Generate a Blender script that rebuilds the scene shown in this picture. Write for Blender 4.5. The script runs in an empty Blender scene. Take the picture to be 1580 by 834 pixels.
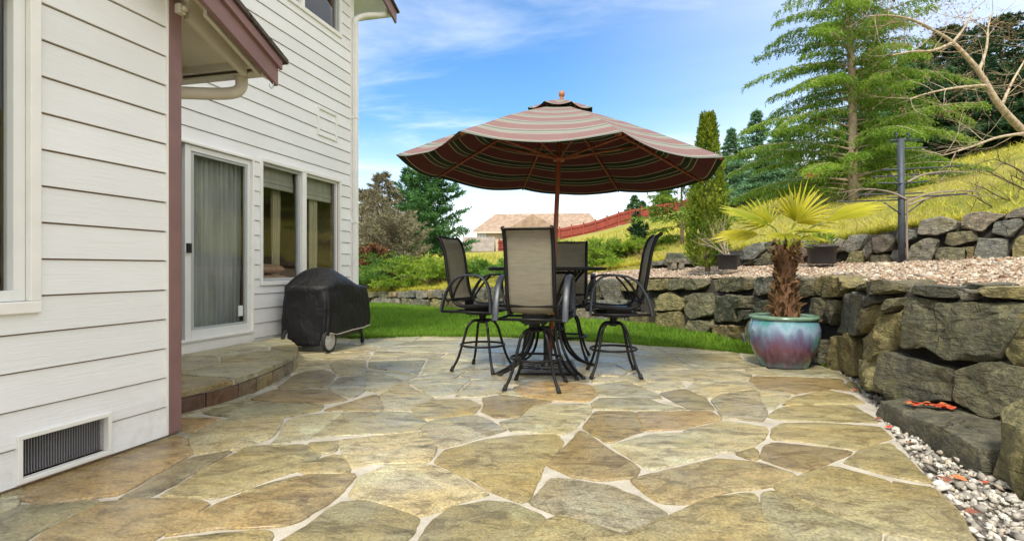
import bpy, bmesh, math, random
import numpy as np
from mathutils import Vector, Matrix, noise

# ------------------------------------------------------------------ camera, sky, sun, exposure
scene = bpy.context.scene
COL = scene.collection
R = math.radians
EYE = 1.03                       # camera height
F = 860.0                        # focal length in photo pixels (photo 1580 wide)
CX, HY = 790.0, 414.0            # principal column, horizon row

cam_data = bpy.data.cameras.new("camera")
cam_data.sensor_fit = 'HORIZONTAL'
cam_data.sensor_width = 36.0
cam_data.lens = 36.0 * F / 1580.0
cam_data.shift_y = -3.0 / 1580.0
cam_data.clip_start = 0.05
cam_data.clip_end = 3000.0
cam = bpy.data.objects.new("camera", cam_data)
COL.objects.link(cam)
cam.location = (0, 0, EYE)
cam.rotation_euler = (R(90), 0, 0)
scene.camera = cam

SUN_EL, SUN_AZ = R(50), R(199)   # azimuth measured clockwise from +Y
world = bpy.data.worlds.new("World")
scene.world = world
world.use_nodes = True
wn, wl = world.node_tree.nodes, world.node_tree.links
wn.clear()
w_out = wn.new('ShaderNodeOutputWorld')
w_bg = wn.new('ShaderNodeBackground')
w_sky = wn.new('ShaderNodeTexSky')
w_sky.sky_type = 'NISHITA'
w_sky.sun_disc = False
w_sky.sun_elevation = SUN_EL
w_sky.sun_rotation = SUN_AZ
w_sky.air_density = 1.0
w_sky.dust_density = 1.2
w_sky.ozone_density = 2.5
w_bg.inputs['Strength'].default_value = 0.15
# clouds: a projected noise on the sky dome (x/z, y/z), thicker towards the horizon
w_tc = wn.new('ShaderNodeTexCoord')
w_sep = wn.new('ShaderNodeSeparateXYZ')
wl.new(w_tc.outputs['Generated'], w_sep.inputs[0])
def wmath(op, a, b=None, clamp=False):
    n = wn.new('ShaderNodeMath'); n.operation = op; n.use_clamp = clamp
    for i, v in enumerate((a, b)):
        if v is None: continue
        if isinstance(v, (int, float)): n.inputs[i].default_value = v
        else: wl.new(v, n.inputs[i])
    return n.outputs[0]
zc = wmath('MAXIMUM', w_sep.outputs[2], 0.0)
za = wmath('ADD', zc, 0.16)
px = wmath('DIVIDE', w_sep.outputs[0], za)
py = wmath('DIVIDE', w_sep.outputs[1], za)
w_cmb = wn.new('ShaderNodeCombineXYZ')
wl.new(px, w_cmb.inputs[0]); wl.new(py, w_cmb.inputs[1])
w_map = wn.new('ShaderNodeMapping')
w_map.inputs['Location'].default_value = (3.4, 1.3, 0.0)
w_map.inputs['Rotation'].default_value = (0, 0, R(28))
w_map.inputs['Scale'].default_value = (0.55, 1.5, 1.0)
wl.new(w_cmb.outputs[0], w_map.inputs['Vector'])
w_n = wn.new('ShaderNodeTexNoise')
w_n.inputs['Scale'].default_value = 0.9
w_n.inputs['Detail'].default_value = 9.0
w_n.inputs['Roughness'].default_value = 0.58
w_n.inputs['Distortion'].default_value = 0.9
wl.new(w_map.outputs[0], w_n.inputs['Vector'])
w_rmp = wn.new('ShaderNodeMapRange')
w_rmp.inputs['From Min'].default_value = 0.50
w_rmp.inputs['From Max'].default_value = 0.80
w_rmp.interpolation_type = 'SMOOTHSTEP'
wl.new(w_n.outputs['Fac'], w_rmp.inputs['Value'])
# low bank of white cloud along the horizon
w_low = wn.new('ShaderNodeMapRange')
w_low.inputs['From Min'].default_value = 0.27
w_low.inputs['From Max'].default_value = 0.02
w_low.interpolation_type = 'SMOOTHSTEP'
wl.new(w_sep.outputs[2], w_low.inputs['Value'])
lowc = wmath('MULTIPLY', w_low.outputs[0], wmath('ADD', wmath('MULTIPLY', w_n.outputs['Fac'], 1.6), -0.1), True)
# unseen cloud deck behind the viewer, added for neutral fill light
w_back = wn.new('ShaderNodeMapRange')
w_back.inputs['From Min'].default_value = 0.25
w_back.inputs['From Max'].default_value = -0.45
w_back.interpolation_type = 'SMOOTHSTEP'
wl.new(w_sep.outputs[1], w_back.inputs['Value'])
back_fill = wmath('MULTIPLY', w_back.outputs[0], wmath('ADD', w_n.outputs['Fac'], 0.25), True)
# thin bright veil to the right of the view
w_veil = wn.new('ShaderNodeMapRange')
w_veil.inputs['From Min'].default_value = 0.0
w_veil.inputs['From Max'].default_value = 0.75
w_veil.interpolation_type = 'SMOOTHSTEP'
wl.new(w_sep.outputs[0], w_veil.inputs['Value'])
veil = wmath('MULTIPLY', w_veil.outputs[0], wmath('ADD', wmath('MULTIPLY', w_n.outputs['Fac'], 0.7), 0.18))
cl = wmath('ADD', wmath('MULTIPLY', w_rmp.outputs[0], 0.6), lowc, True)
w_top = wn.new('ShaderNodeMapRange')  # unseen cloud overhead, added to make the skylight less blue
w_top.inputs['From Min'].default_value = 0.52
w_top.inputs['From Max'].default_value = 0.85
w_top.interpolation_type = 'SMOOTHSTEP'
wl.new(w_sep.outputs[2], w_top.inputs['Value'])
top_fill = wmath('MULTIPLY', w_top.outputs[0], wmath('ADD', w_n.outputs['Fac'], 0.1), True)
cl = wmath('ADD', wmath('ADD', wmath('ADD', cl, back_fill), veil), top_fill, True)
w_mix = wn.new('ShaderNodeMix'); w_mix.data_type = 'RGBA'
wl.new(cl, w_mix.inputs['Factor'])
w_sat = wn.new('ShaderNodeHueSaturation')
w_sat.inputs['Saturation'].default_value = 1.28
w_sat.inputs['Value'].default_value = 1.0
wl.new(w_sky.outputs[0], w_sat.inputs['Color'])
wl.new(w_sat.outputs[0], w_mix.inputs[6])
w_mix.inputs[7].default_value = (6.7, 6.7, 6.65, 1)
wl.new(w_mix.outputs[2], w_bg.inputs['Color'])
wl.new(w_bg.outputs[0], w_out.inputs['Surface'])

sun_data = bpy.data.lights.new("sun", 'SUN')
sun_data.energy = 3.0
sun_data.angle = R(11)
sun_data.color = (1.0, 0.93, 0.80)
sun = bpy.data.objects.new("sun", sun_data)
COL.objects.link(sun)
sd = Vector((math.sin(SUN_AZ)*math.cos(SUN_EL), math.cos(SUN_AZ)*math.cos(SUN_EL), math.sin(SUN_EL)))
sun.location = sd * 60
sun.rotation_euler = sd.to_track_quat('Z', 'Y').to_euler()

scene.render.engine = 'CYCLES'
scene.cycles.max_bounces = 8
scene.cycles.transparent_max_bounces = 12
scene.cycles.use_denoising = True
vs = scene.view_settings
vs.view_transform = 'Standard'
try: vs.look = 'None'
except Exception: pass
vs.gamma = 1.0
vs.use_curve_mapping = False
vs.exposure = 0.72

# ------------------------------------------------------------------ helpers
rnd = random.Random(7)
rng = np.random.default_rng(11)

def gp(x, y, z=0.0):
    """point on the plane of height z seen at photo pixel (x, y)"""
    Y = F * (EYE - z) / (y - HY)
    return ((x - CX) / F * Y, Y)

def at(x, y, Y):
    """world point at depth Y seen at photo pixel (x, y)"""
    return Vector(((x - CX) / F * Y, Y, EYE + (HY - y) / F * Y))

def link(o, parent=None):
    COL.objects.link(o)
    if parent is not None:
        o.parent = parent
    return o

def tag(o, label=None, cat=None, group=None, kind=None):
    if label: o['label'] = label
    if cat: o['category'] = cat
    if group: o['group'] = group
    if kind: o['kind'] = kind
    return o

def empty(name, loc=(0, 0, 0), rz=0.0, label=None, cat=None, group=None):
    o = bpy.data.objects.new(name, None)
    o.empty_display_size = 0.1
    o.location = loc
    o.rotation_euler = (0, 0, rz)
    COL.objects.link(o)
    return tag(o, label, cat, group)

def copy_tree(o, parent=None):
    c = o.copy(); COL.objects.link(c)
    if parent is not None: c.parent = parent
    for ch in list(o.children): copy_tree(ch, c)
    return c

def np_mesh(name, V, Fc, mat, parent=None, tint=None, smooth=False, attr='tint'):
    """V (n,3); Fc (m,k) faces with k corners; tint: per-face float or rgb"""
    V = np.asarray(V, dtype=np.float32); Fc = np.asarray(Fc, dtype=np.int32)
    me = bpy.data.meshes.new(name)
    m, k = Fc.shape
    me.vertices.add(len(V)); me.vertices.foreach_set('co', V.ravel())
    me.loops.add(m*k); me.loops.foreach_set('vertex_index', Fc.ravel())
    me.polygons.add(m)
    me.polygons.foreach_set('loop_start', np.arange(0, m*k, k, dtype=np.int32))
    me.polygons.foreach_set('loop_total', np.full(m, k, dtype=np.int32))
    if smooth: me.polygons.foreach_set('use_smooth', np.ones(m, dtype=bool))
    me.update(calc_edges=True)
    if tint is not None:
        tint = np.asarray(tint, dtype=np.float32)
        if tint.ndim == 1:
            a = me.attributes.new(attr, 'FLOAT', 'FACE'); a.data.foreach_set('value', tint)
        else:
            a = me.attributes.new(attr, 'FLOAT_COLOR', 'FACE')
            c4 = np.ones((m, 4), dtype=np.float32); c4[:, :3] = tint
            a.data.foreach_set('color', c4.ravel())
    if mat: me.materials.append(mat)
    o = bpy.data.objects.new(name, me)
    return link(o, parent)

class MB:
    """collects shapes for ONE mesh object"""
    def __init__(self): self.v = []; self.f = []; self.sm = []; self.off = Vector((0, 0, 0))
    def add(self, vs_, fs_, smooth=False):
        b = len(self.v); self.v += [tuple(Vector(p) + self.off) for p in vs_]
        self.f += [[b + i for i in f] for f in fs_]
        self.sm += [smooth] * len(fs_)
        return self
    def box(self, c, s, rot=None, taper=1.0):
        hx, hy, hz = s[0]/2, s[1]/2, s[2]/2
        pts = []
        for z in (-hz, hz):
            t = taper if z > 0 else 1.0
            pts += [(-hx*t, -hy*t, z), (hx*t, -hy*t, z), (hx*t, hy*t, z), (-hx*t, hy*t, z)]
        if rot is not None: pts = [rot @ Vector(p) for p in pts]
        pts = [Vector(p) + Vector(c) for p in pts]
        return self.add(pts, [(3,2,1,0),(4,5,6,7),(0,1,5,4),(1,2,6,5),(2,3,7,6),(3,0,4,7)])
    def box2(self, a, b):
        lo = [min(a[i], b[i]) for i in range(3)]; hi = [max(a[i], b[i]) for i in range(3)]
        return self.box([(lo[i]+hi[i])/2 for i in range(3)], [hi[i]-lo[i] for i in range(3)])
    def prism(self, poly, axis_pts0, axis_pts1):
        """two matching rings of 3d points"""
        n = len(axis_pts0)
        fs = [tuple(range(n-1, -1, -1)), tuple(range(n, 2*n))]
        fs += [(i, (i+1) % n, n+(i+1) % n, n+i) for i in range(n)]
        return self.add(list(axis_pts0) + list(axis_pts1), fs)
    def extrude(self, poly2, z0, z1):
        return self.prism(None, [(p[0], p[1], z0) for p in poly2], [(p[0], p[1], z1) for p in poly2])
    def tube(self, pts, rad, segs=8, cap=True, flat=1.0, up=None):
        pts = [Vector(p) for p in pts]; n = len(pts)
        rads = [rad]*n if isinstance(rad, (int, float)) else list(rad)
        t0 = (pts[1]-pts[0]).normalized()
        if up is not None: u = Vector(up)
        else: u = Vector((0, 0, 1)) if abs(t0.z) < 0.9 else Vector((1, 0, 0))
        u = (u - t0*u.dot(t0)).normalized()
        vs_, fs_ = [], []
        for i in range(n):
            if i == 0: t = t0
            elif i == n-1: t = (pts[i]-pts[i-1]).normalized()
            else: t = ((pts[i+1]-pts[i]).normalized() + (pts[i]-pts[i-1]).normalized()).normalized()
            u = u - t*u.dot(t)
            if u.length < 1e-6: u = t.orthogonal()
            u.normalize(); w = t.cross(u)
            for k in range(segs):
                a = 2*math.pi*k/segs
                vs_.append(pts[i] + (u*math.cos(a)*flat + w*math.sin(a))*rads[i])
        for i in range(n-1):
            for k in range(segs):
                a, b = i*segs+k, i*segs+(k+1) % segs
                fs_.append((a, b, b+segs, a+segs))
        if cap:
            fs_.append(tuple(range(segs-1, -1, -1)))
            fs_.append(tuple(range((n-1)*segs, n*segs)))
        return self.add(vs_, fs_, True)
    def ring(self, c, r, rad, n=32, segs=8, rot=None):
        vs_, fs_ = [], []
        for i in range(n):
            a = 2*math.pi*i/n
            for k in range(segs):
                b = 2*math.pi*k/segs
                p = Vector(((r+rad*math.cos(b))*math.cos(a), (r+rad*math.cos(b))*math.sin(a), rad*math.sin(b)))
                if rot is not None: p = rot @ p
                vs_.append(p + Vector(c))
        for i in range(n):
            for k in range(segs):
                fs_.append((i*segs+k, ((i+1) % n)*segs+k, ((i+1) % n)*segs+(k+1) % segs, i*segs+(k+1) % segs))
        return self.add(vs_, fs_, True)
    def lathe(self, prof, segs=32, c=(0, 0, 0), close=True):
        vs_, fs_ = [], []
        for r, z in prof:
            for k in range(segs):
                a = 2*math.pi*k/segs
                vs_.append((c[0]+r*math.cos(a), c[1]+r*math.sin(a), c[2]+z))
        for i in range(len(prof)-1):
            for k in range(segs):
                a, b = i*segs+k, i*segs+(k+1) % segs
                fs_.append((a, b, b+segs, a+segs))
        if close:
            fs_.append(tuple(range(segs-1, -1, -1)))
            fs_.append(tuple(range((len(prof)-1)*segs, len(prof)*segs)))
        return self.add(vs_, fs_, True)
    def grid(self, P, closed=False):
        """P[i][j] points"""
        ni, nj = len(P), len(P[0])
        vs_ = [p for row in P for p in row]
        fs_ = []
        for i in range(ni-1):
            for j in range(nj if closed else nj-1):
                j2 = (j+1) % nj
                fs_.append((i*nj+j, i*nj+j2, (i+1)*nj+j2, (i+1)*nj+j))
        return self.add(vs_, fs_, True)
    def build(self, name, mat, parent=None, bevel=0.0, solid=0.0, fix=True, bseg=2):
        me = bpy.data.meshes.new(name)
        me.from_pydata(self.v, [], self.f)
        me.polygons.foreach_set('use_smooth', self.sm)
        if fix:
            bm = bmesh.new(); bm.from_mesh(me)
            bmesh.ops.recalc_face_normals(bm, faces=bm.faces)
            bm.to_mesh(me); bm.free()
        me.update()
        if mat: me.materials.append(mat)
        o = bpy.data.objects.new(name, me)
        link(o, parent)
        if solid:
            m = o.modifiers.new('solid', 'SOLIDIFY'); m.thickness = solid; m.offset = 0
        if bevel:
            m = o.modifiers.new('bevel', 'BEVEL'); m.width = bevel; m.segments = bseg; m.limit_method = 'ANGLE'; m.angle_limit = R(40)
        return o

def bez(p0, p1, p2, p3, n=10):
    out = []
    for i in range(n+1):
        t = i/n; s = 1-t
        out.append(Vector(p0)*s**3 + Vector(p1)*3*s*s*t + Vector(p2)*3*s*t*t + Vector(p3)*t**3)
    return out

def smooth_path(pts, n=6):
    """Catmull-Rom through pts"""
    pts = [Vector(p) for p in pts]
    out = []
    for i in range(len(pts)-1):
        p0 = pts[max(i-1, 0)]; p1 = pts[i]; p2 = pts[i+1]; p3 = pts[min(i+2, len(pts)-1)]
        for k in range(n):
            t = k/n
            out.append(0.5*((2*p1) + (p2-p0)*t + (2*p0-5*p1+4*p2-p3)*t*t + (3*p1-p0-3*p2+p3)*t**3))
    out.append(pts[-1])
    return out

# ------------------------------------------------------------------ materials
def mat_new(name):
    m = bpy.data.materials.new(name); m.use_nodes = True
    nt = m.node_tree; nt.nodes.clear()
    out = nt.nodes.new('ShaderNodeOutputMaterial')
    return m, nt, out

class NT:
    """small node helper"""
    def __init__(self, nt): self.nt = nt; self.n = nt.nodes; self.l = nt.links
    def set(self, sock, v):
        if hasattr(v, 'is_output'): self.l.new(v, sock)
        elif isinstance(v, (tuple, list)) and len(v) == 3 and sock.type == 'RGBA': sock.default_value = (*v, 1)
        else: sock.default_value = v
    def coord(self, kind='Object', scale=(1, 1, 1), rot=(0, 0, 0), loc=(0, 0, 0)):
        tc = self.n.new('ShaderNodeTexCoord'); mp = self.n.new('ShaderNodeMapping')
        mp.inputs['Scale'].default_value = scale; mp.inputs['Rotation'].default_value = rot; mp.inputs['Location'].default_value = loc
        self.l.new(tc.outputs[kind], mp.inputs['Vector']); return mp.outputs[0]
    def world(self, scale=(1, 1, 1)):
        g = self.n.new('ShaderNodeNewGeometry'); mp = self.n.new('ShaderNodeMapping')
        mp.inputs['Scale'].default_value = scale
        self.l.new(g.outputs['Position'], mp.inputs['Vector']); return mp.outputs[0]
    def noise(self, vec, scale, detail=4, rough=0.5, dist=0.0):
        t = self.n.new('ShaderNodeTexNoise')
        t.inputs['Scale'].default_value = scale; t.inputs['Detail'].default_value = detail
        t.inputs['Roughness'].default_value = rough; t.inputs['Distortion'].default_value = dist
        if vec is not None: self.l.new(vec, t.inputs['Vector'])
        return t.outputs['Fac']
    def voro(self, vec, scale, feature='F1', out='Distance', rand=1.0):
        t = self.n.new('ShaderNodeTexVoronoi'); t.feature = feature
        t.inputs['Scale'].default_value = scale; t.inputs['Randomness'].default_value = rand
        if vec is not None: self.l.new(vec, t.inputs['Vector'])
        return t.outputs[out]
    def wave(self, vec, scale, dist=2.0, detail=2, kind='BANDS', direction='X', dscale=1.0):
        t = self.n.new('ShaderNodeTexWave'); t.wave_type = kind
        if kind == 'BANDS': t.bands_direction = direction
        t.inputs['Scale'].default_value = scale; t.inputs['Distortion'].default_value = dist
        t.inputs['Detail'].default_value = detail; t.inputs['Detail Scale'].default_value = dscale
        if vec is not None: self.l.new(vec, t.inputs['Vector'])
        return t.outputs['Fac']
    def ramp(self, fac, stops, interp='LINEAR'):
        t = self.n.new('ShaderNodeValToRGB'); cr = t.color_ramp; cr.interpolation = interp
        while len(cr.elements) < len(stops): cr.elements.new(0.5)
        for e, (p, c) in zip(cr.elements, stops):
            e.position = p; e.color = (*c, 1) if len(c) == 3 else c
        self.l.new(fac, t.inputs['Fac']); return t.outputs['Color']
    def mix(self, fac, a, b, blend='MIX'):
        t = self.n.new('ShaderNodeMix'); t.data_type = 'RGBA'; t.blend_type = blend
        self.set(t.inputs['Factor'], fac); self.set(t.inputs[6], a); self.set(t.inputs[7], b)
        return t.outputs[2]
    def rng(self, v, a, b, c=0.0, d=1.0, smooth=False):
        t = self.n.new('ShaderNodeMapRange')
        if smooth: t.interpolation_type = 'SMOOTHSTEP'
        self.set(t.inputs['Value'], v)
        for k, x in zip(('From Min', 'From Max', 'To Min', 'To Max'), (a, b, c, d)): t.inputs[k].default_value = x
        return t.outputs[0]
    def math(self, op, a, b=None):
        t = self.n.new('ShaderNodeMath'); t.operation = op
        self.set(t.inputs[0], a)
        if b is not None: self.set(t.inputs[1], b)
        return t.outputs[0]
    def attr(self, name, out='Fac'):
        t = self.n.new('ShaderNodeAttribute'); t.attribute_name = name; return t.outputs[out]
    def bump(self, h, strength=0.3, dist=0.01, normal=None):
        t = self.n.new('ShaderNodeBump'); t.inputs['Strength'].default_value = strength; t.inputs['Distance'].default_value = dist
        self.l.new(h, t.inputs['Height'])
        if normal is not None: self.l.new(normal, t.inputs['Normal'])
        return t.outputs[0]
    def bsdf(self, out, base, rough=0.6, metal=0.0, normal=None, spec=None, **kw):
        b = self.n.new('ShaderNodeBsdfPrincipled')
        self.set(b.inputs['Base Color'], base); self.set(b.inputs['Roughness'], rough); self.set(b.inputs['Metallic'], metal)
        if normal is not None: self.l.new(normal, b.inputs['Normal'])
        if spec is not None: self.set(b.inputs['Specular IOR Level'], spec)
        for k, v in kw.items(): self.set(b.inputs[k], v)
        self.l.new(b.outputs[0], out.inputs['Surface']); return b

def plain(name, col, rough=0.5, metal=0.0, var=0.12, nscale=8.0, bump=0.0, spec=None, coat=0.0):
    m, nt, out = mat_new(name); h = NT(nt)
    co = h.coord('Object')
    n = h.noise(co, nscale, 5, 0.6)
    lo = tuple(c*(1-var) for c in col); hi = tuple(min(1, c*(1+var)) for c in col)
    c = h.ramp(n, [(0.3, lo), (0.7, hi)])
    nr = h.noise(co, nscale*2.3, 3)
    rg = h.rng(nr, 0.3, 0.7, max(0.02, rough-0.08), min(1, rough+0.08))
    nm = h.bump(h.noise(co, nscale*6, 4), bump, 0.004) if bump else None
    kw = {'Coat Weight': coat} if coat else {}
    h.bsdf(out, c, rg, metal, nm, spec, **kw)
    return m

def foliage(name, lo, hi, trans=0.35, rough=0.6):
    m, nt, out = mat_new(name); h = NT(nt)
    t = h.attr('tint')
    c = h.ramp(t, [(0.0, lo), (1.0, hi)])
    d = h.n.new('ShaderNodeBsdfPrincipled')
    h.set(d.inputs['Base Color'], c); d.inputs['Roughness'].default_value = rough
    d.inputs['Specular IOR Level'].default_value = 0.25
    tr = h.n.new('ShaderNodeBsdfTranslucent'); h.l.new(c, tr.inputs['Color'])
    mx = h.n.new('ShaderNodeMixShader'); mx.inputs[0].default_value = trans
    h.l.new(d.outputs[0], mx.inputs[1]); h.l.new(tr.outputs[0], mx.inputs[2])
    h.l.new(mx.outputs[0], out.inputs['Surface'])
    return m
# ================================================================== GROUND AND TERRAIN
def poly_pts(off, s, pts):
    return [gp(off[0] + x/s, off[1] + y/s) for x, y in pts]
def inside(p, poly):
    x, y = p; c = False; n = len(poly)
    for i in range(n):
        x1, y1 = poly[i]; x2, y2 = poly[i-1]
        if (y1 > y) != (y2 > y) and x < (x2-x1)*(y-y1)/(y2-y1)+x1: c = not c
    return c
def area(poly):
    return 0.5*sum(poly[i-1][0]*poly[i][1]-poly[i][0]*poly[i-1][1] for i in range(len(poly)))
def chaikin(poly, n=1, k=0.22):
    for _ in range(n):
        out = []
        for i in range(len(poly)):
            a = poly[i]; b = poly[(i+1) % len(poly)]
            out.append((a[0]*(1-k)+b[0]*k, a[1]*(1-k)+b[1]*k)); out.append((a[0]*k+b[0]*(1-k), a[1]*k+b[1]*(1-k)))
        poly = out
    return poly
def resample(poly, n):
    P = [Vector((p[0], p[1])) for p in poly]; L = []; tot = 0
    for i in range(len(P)):
        L.append(tot); tot += (P[(i+1) % len(P)]-P[i]).length
    out = []; j = 0
    for k in range(n):
        d = tot*k/n
        while j+1 < len(P) and L[j+1] <= d: j += 1
        a = P[j]; b = P[(j+1) % len(P)]; seg = (b-a).length or 1
        out.append(tuple(a + (b-a)*((d-L[j])/seg)))
    return out
def inset_poly(poly, d):
    n = len(poly); out = []
    for i in range(n):
        a = Vector(poly[i-1]); b = Vector(poly[i]); c = Vector(poly[(i+1) % n])
        t = (c-a)
        if t.length < 1e-9: out.append(tuple(b)); continue
        t.normalize(); out.append((b.x - t.y*d, b.y + t.x*d))
    return out

# --- the flagstones seen in the photo, in metres on the patio
A_ = ((0, 640), 3.16); B_ = ((460, 580), 3.038); C_ = ((880, 540), 2.837); D_ = ((270, 510), 3.674); W_ = ((0, 0), 1.0)
OL, BR, GG, GY, RU, LT, DK = 'olive', 'brown', 'green', 'grey', 'rust', 'light', 'dark'
STONES = [
 (A_, RU, [(100,408),(135,330),(500,215),(865,98),(900,120),(930,185),(760,280),(590,378),(380,405),(230,430)]),
 (A_, DK, [(590,402),(940,205),(1140,168),(960,265),(760,375),(700,402)]),
 (A_, GG, [(955,185),(930,100),(1100,20),(1370,15),(1365,50),(1310,110),(1210,140),(1150,165)]),
 (A_, RU, [(875,88),(880,10),(1080,12),(920,92)]),
 (A_, OL, [(790,385),(1000,260),(1220,150),(1480,140),(1555,190),(1500,250),(1300,310),(1130,375),(1040,400),(960,395)]),
 (A_, OL, [(-120,520),(0,490),(100,440),(230,440),(480,412),(460,440),(200,555),(60,640),(-120,700)]),
 (A_, BR, [(500,422),(780,405),(960,405),(1020,430),(900,500),(760,590),(600,700),(60,700),(230,560)]),
 (A_, GG, [(-40,500),(-40,400),(60,345),(115,335),(75,440)]),
 (A_, OL, [(1180,375),(1310,330),(1470,292),(1420,322),(1310,355)]),
 (A_, OL, [(780,613),(1080,575),(1280,560),(1330,575),(1250,680),(560,700)]),
 (W_, BR, [(250,824),(335,776),(373,762),(437,744),(470,732),(545,730),(526,759),(462,800),(432,809),(330,813)]),
 (B_, OL, [(-100,790),(210,580),(330,580),(450,610),(563,665),(530,730),(440,830),(-100,830)]),
 (B_, LT, [(250,555),(290,470),(420,415),(600,410),(740,460),(885,545),(740,585),(620,635),(560,650),(420,600)]),
 (B_, OL, [(640,400),(690,345),(850,300),(1010,275),(1210,270),(1240,310),(1150,420),(1120,480),(1070,588),(940,548),(800,465),(700,425)]),
 (B_, BR, [(1170,410),(1330,252),(1440,335),(1600,432),(1560,470),(1400,485),(1290,465)]),
 (B_, GY, [(1092,590),(1190,478),(1290,482),(1450,510),(1590,560),(1730,640),(1560,725),(1400,690),(1220,640)]),
 (B_, OL, [(1060,778),(1175,668),(1220,658),(1400,702),(1530,745),(1545,850),(1000,850)]),
 (B_, OL, [(580,765),(625,685),(720,612),(900,582),(1000,592),(1145,650),(1155,668),(1040,785),(990,850),(540,850)]),
 (B_, DK, [(872,100),(960,86),(1100,106),(1185,117),(1100,132),(1040,182),(935,193),(862,163),(875,130)]),
 (B_, GG, [(1112,132),(1350,127),(1375,160),(1290,240),(1230,272),(1070,258),(1000,252),(942,212),(1045,190)]),
 (B_, OL, [(530,150),(640,106),(800,106),(848,132),(828,168),(620,200),(560,180)]),
 (B_, GY, [(622,207),(828,182),(900,207),(968,252),(800,298),(680,330),(620,310),(580,240)]),
 (B_, GG, [(112,172),(400,163),(520,168),(600,212),(560,250),(420,265),(160,272),(60,282)]),
 (B_, LT, [(190,300),(420,277),(590,262),(650,320),(638,370),(600,398),(340,403),(265,428),(222,370)]),
 (B_, OL, [(44,312),(205,300),(160,355),(100,350)]),
 (B_, OL, [(5,440),(110,382),(182,362),(240,420),(238,445),(60,450)]),
 (B_, DK, [(115,158),(370,82),(402,150),(390,158)]),
 (B_, GG, [(385,85),(480,32),(635,100),(510,158),(412,158)]),
 (B_, RU, [(1010,50),(1150,20),(1370,40),(1400,85),(1350,118),(1190,110),(1060,90)]),
 (B_, GG, [(742,90),(820,16),(965,16),(955,70),(860,93)]),
 (B_, GG, [(505,20),(640,8),(805,10),(730,78),(642,95)]),
 (C_, BR, [(60,335),(112,265),(270,268),(318,348),(160,402)]),
 (C_, RU, [(292,270),(618,266),(658,298),(470,343),(332,348)]),
 (C_, GG, [(188,410),(350,367),(480,357),(600,400),(648,448),(480,488),(350,518)]),
 (C_, GG, [(494,350),(670,306),(858,332),(848,383),(790,418),(720,438),(652,438),(585,390)]),
 (C_, BR, [(262,565),(400,532),(640,472),(830,492),(985,540),(880,588),(700,608),(520,668),(400,658),(322,610)]),
 (C_, OL, [(252,800),(500,692),(640,642),(800,622),(828,720),(880,834),(900,900),(200,900)]),
 (C_, OL, [(842,622),(890,612),(1000,662),(1170,732),(1350,792),(1335,900),(910,900),(852,720)]),
 (W_, OL, [(1195,750),(1236,733),(1278,719),(1300,722),(1368,740),(1420,786),(1472,834),(1430,832),(1358,816),(1300,796),(1240,769)]),
 (W_, OL, [(1375,742),(1443,753),(1475,790),(1503,834),(1484,834)]),
 (W_, OL, [(1304,712),(1332,693),(1374,682),(1438,745),(1370,731)]),
 (C_, BR, [(842,470),(852,412),(890,400),(1100,422),(1240,442),(1120,490),(1010,528)]),
 (C_, OL, [(885,385),(892,340),(922,317),(1110,317),(1350,332),(1400,380),(1300,413),(1250,433),(1060,403)]),
 (C_, OL, [(860,290),(922,250),(1000,242),(1240,237),(1320,290),(1345,313),(960,303)]),
 (C_, OL, [(930,239),(985,203),(1130,173),(1228,195),(1288,229),(1240,230),(1000,234)]),
 (C_, GY, [(622,217),(660,192),(818,172),(830,222),(860,265),(838,308),(672,293)]),
 (C_, GG, [(834,202),(968,192),(880,257),(852,240)]),
 (C_, DK, [(392,187),(500,168),(590,206),(628,258),(532,260)]),
 (C_, GG, [(92,232),(130,207),(330,207),(400,232),(515,258),(300,258),(102,253)]),
 (C_, OL, [(732,450),(810,427),(822,470),(800,478)]),
 (C_, GG, [(92,157),(240,132),(310,162),(378,190),(398,213),(132,198)]),
 (C_, LT, [(302,152),(470,127),(498,158),(382,178)]),
 (C_, BR, [(812,112),(1180,122),(1228,178),(1130,165),(980,188),(832,163),(782,132)]),
 (C_, LT, [(560,130),(770,132),(820,163),(655,186),(610,210),(510,165)]),
 (D_, OL, [(152,462),(400,397),(560,407),(838,417),(820,445),(640,483),(300,483)]),
 (D_, BR, [(432,385),(562,332),(858,332),(975,390),(820,410),(560,396)]),
 (D_, BR, [(582,320),(700,240),(840,217),(908,250),(860,318)]),
 (D_, GY, [(872,322),(932,262),(1075,252),(1075,332),(1000,380)]),
 (D_, GG, [(922,240),(882,192),(932,162),(1078,162),(1078,215),(1050,240)]),
 (W_, GG, [(444,648),(470,640),(500,637),(526,636),(510,650),(490,664),(474,676),(418,684),(434,670)]),
 (D_, GG, [(1085,330),(1085,250),(1200,250),(1330,295),(1260,340),(1180,350)]),
]
stone_polys = []
for (off, s), tone, pts in STONES:
    stone_polys.append((poly_pts(off, s, pts), tone))

PATIO = [(-7.5, 8.2), (-2.6, 8.35)] + [gp(*p) for p in ((560,521.5),(650,518.5),(760,518.5),(900,525),(1050,535),(1170,546),(1240,556),(1292,571),(1325,590),(1350,625),(1365,650),(1387,680),(1440,743),(1474,780),(1507,834))] + [(1.62,1.6),(1.52,0.8),(1.45,-3.0),(-7.5,-3.0)]

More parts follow.
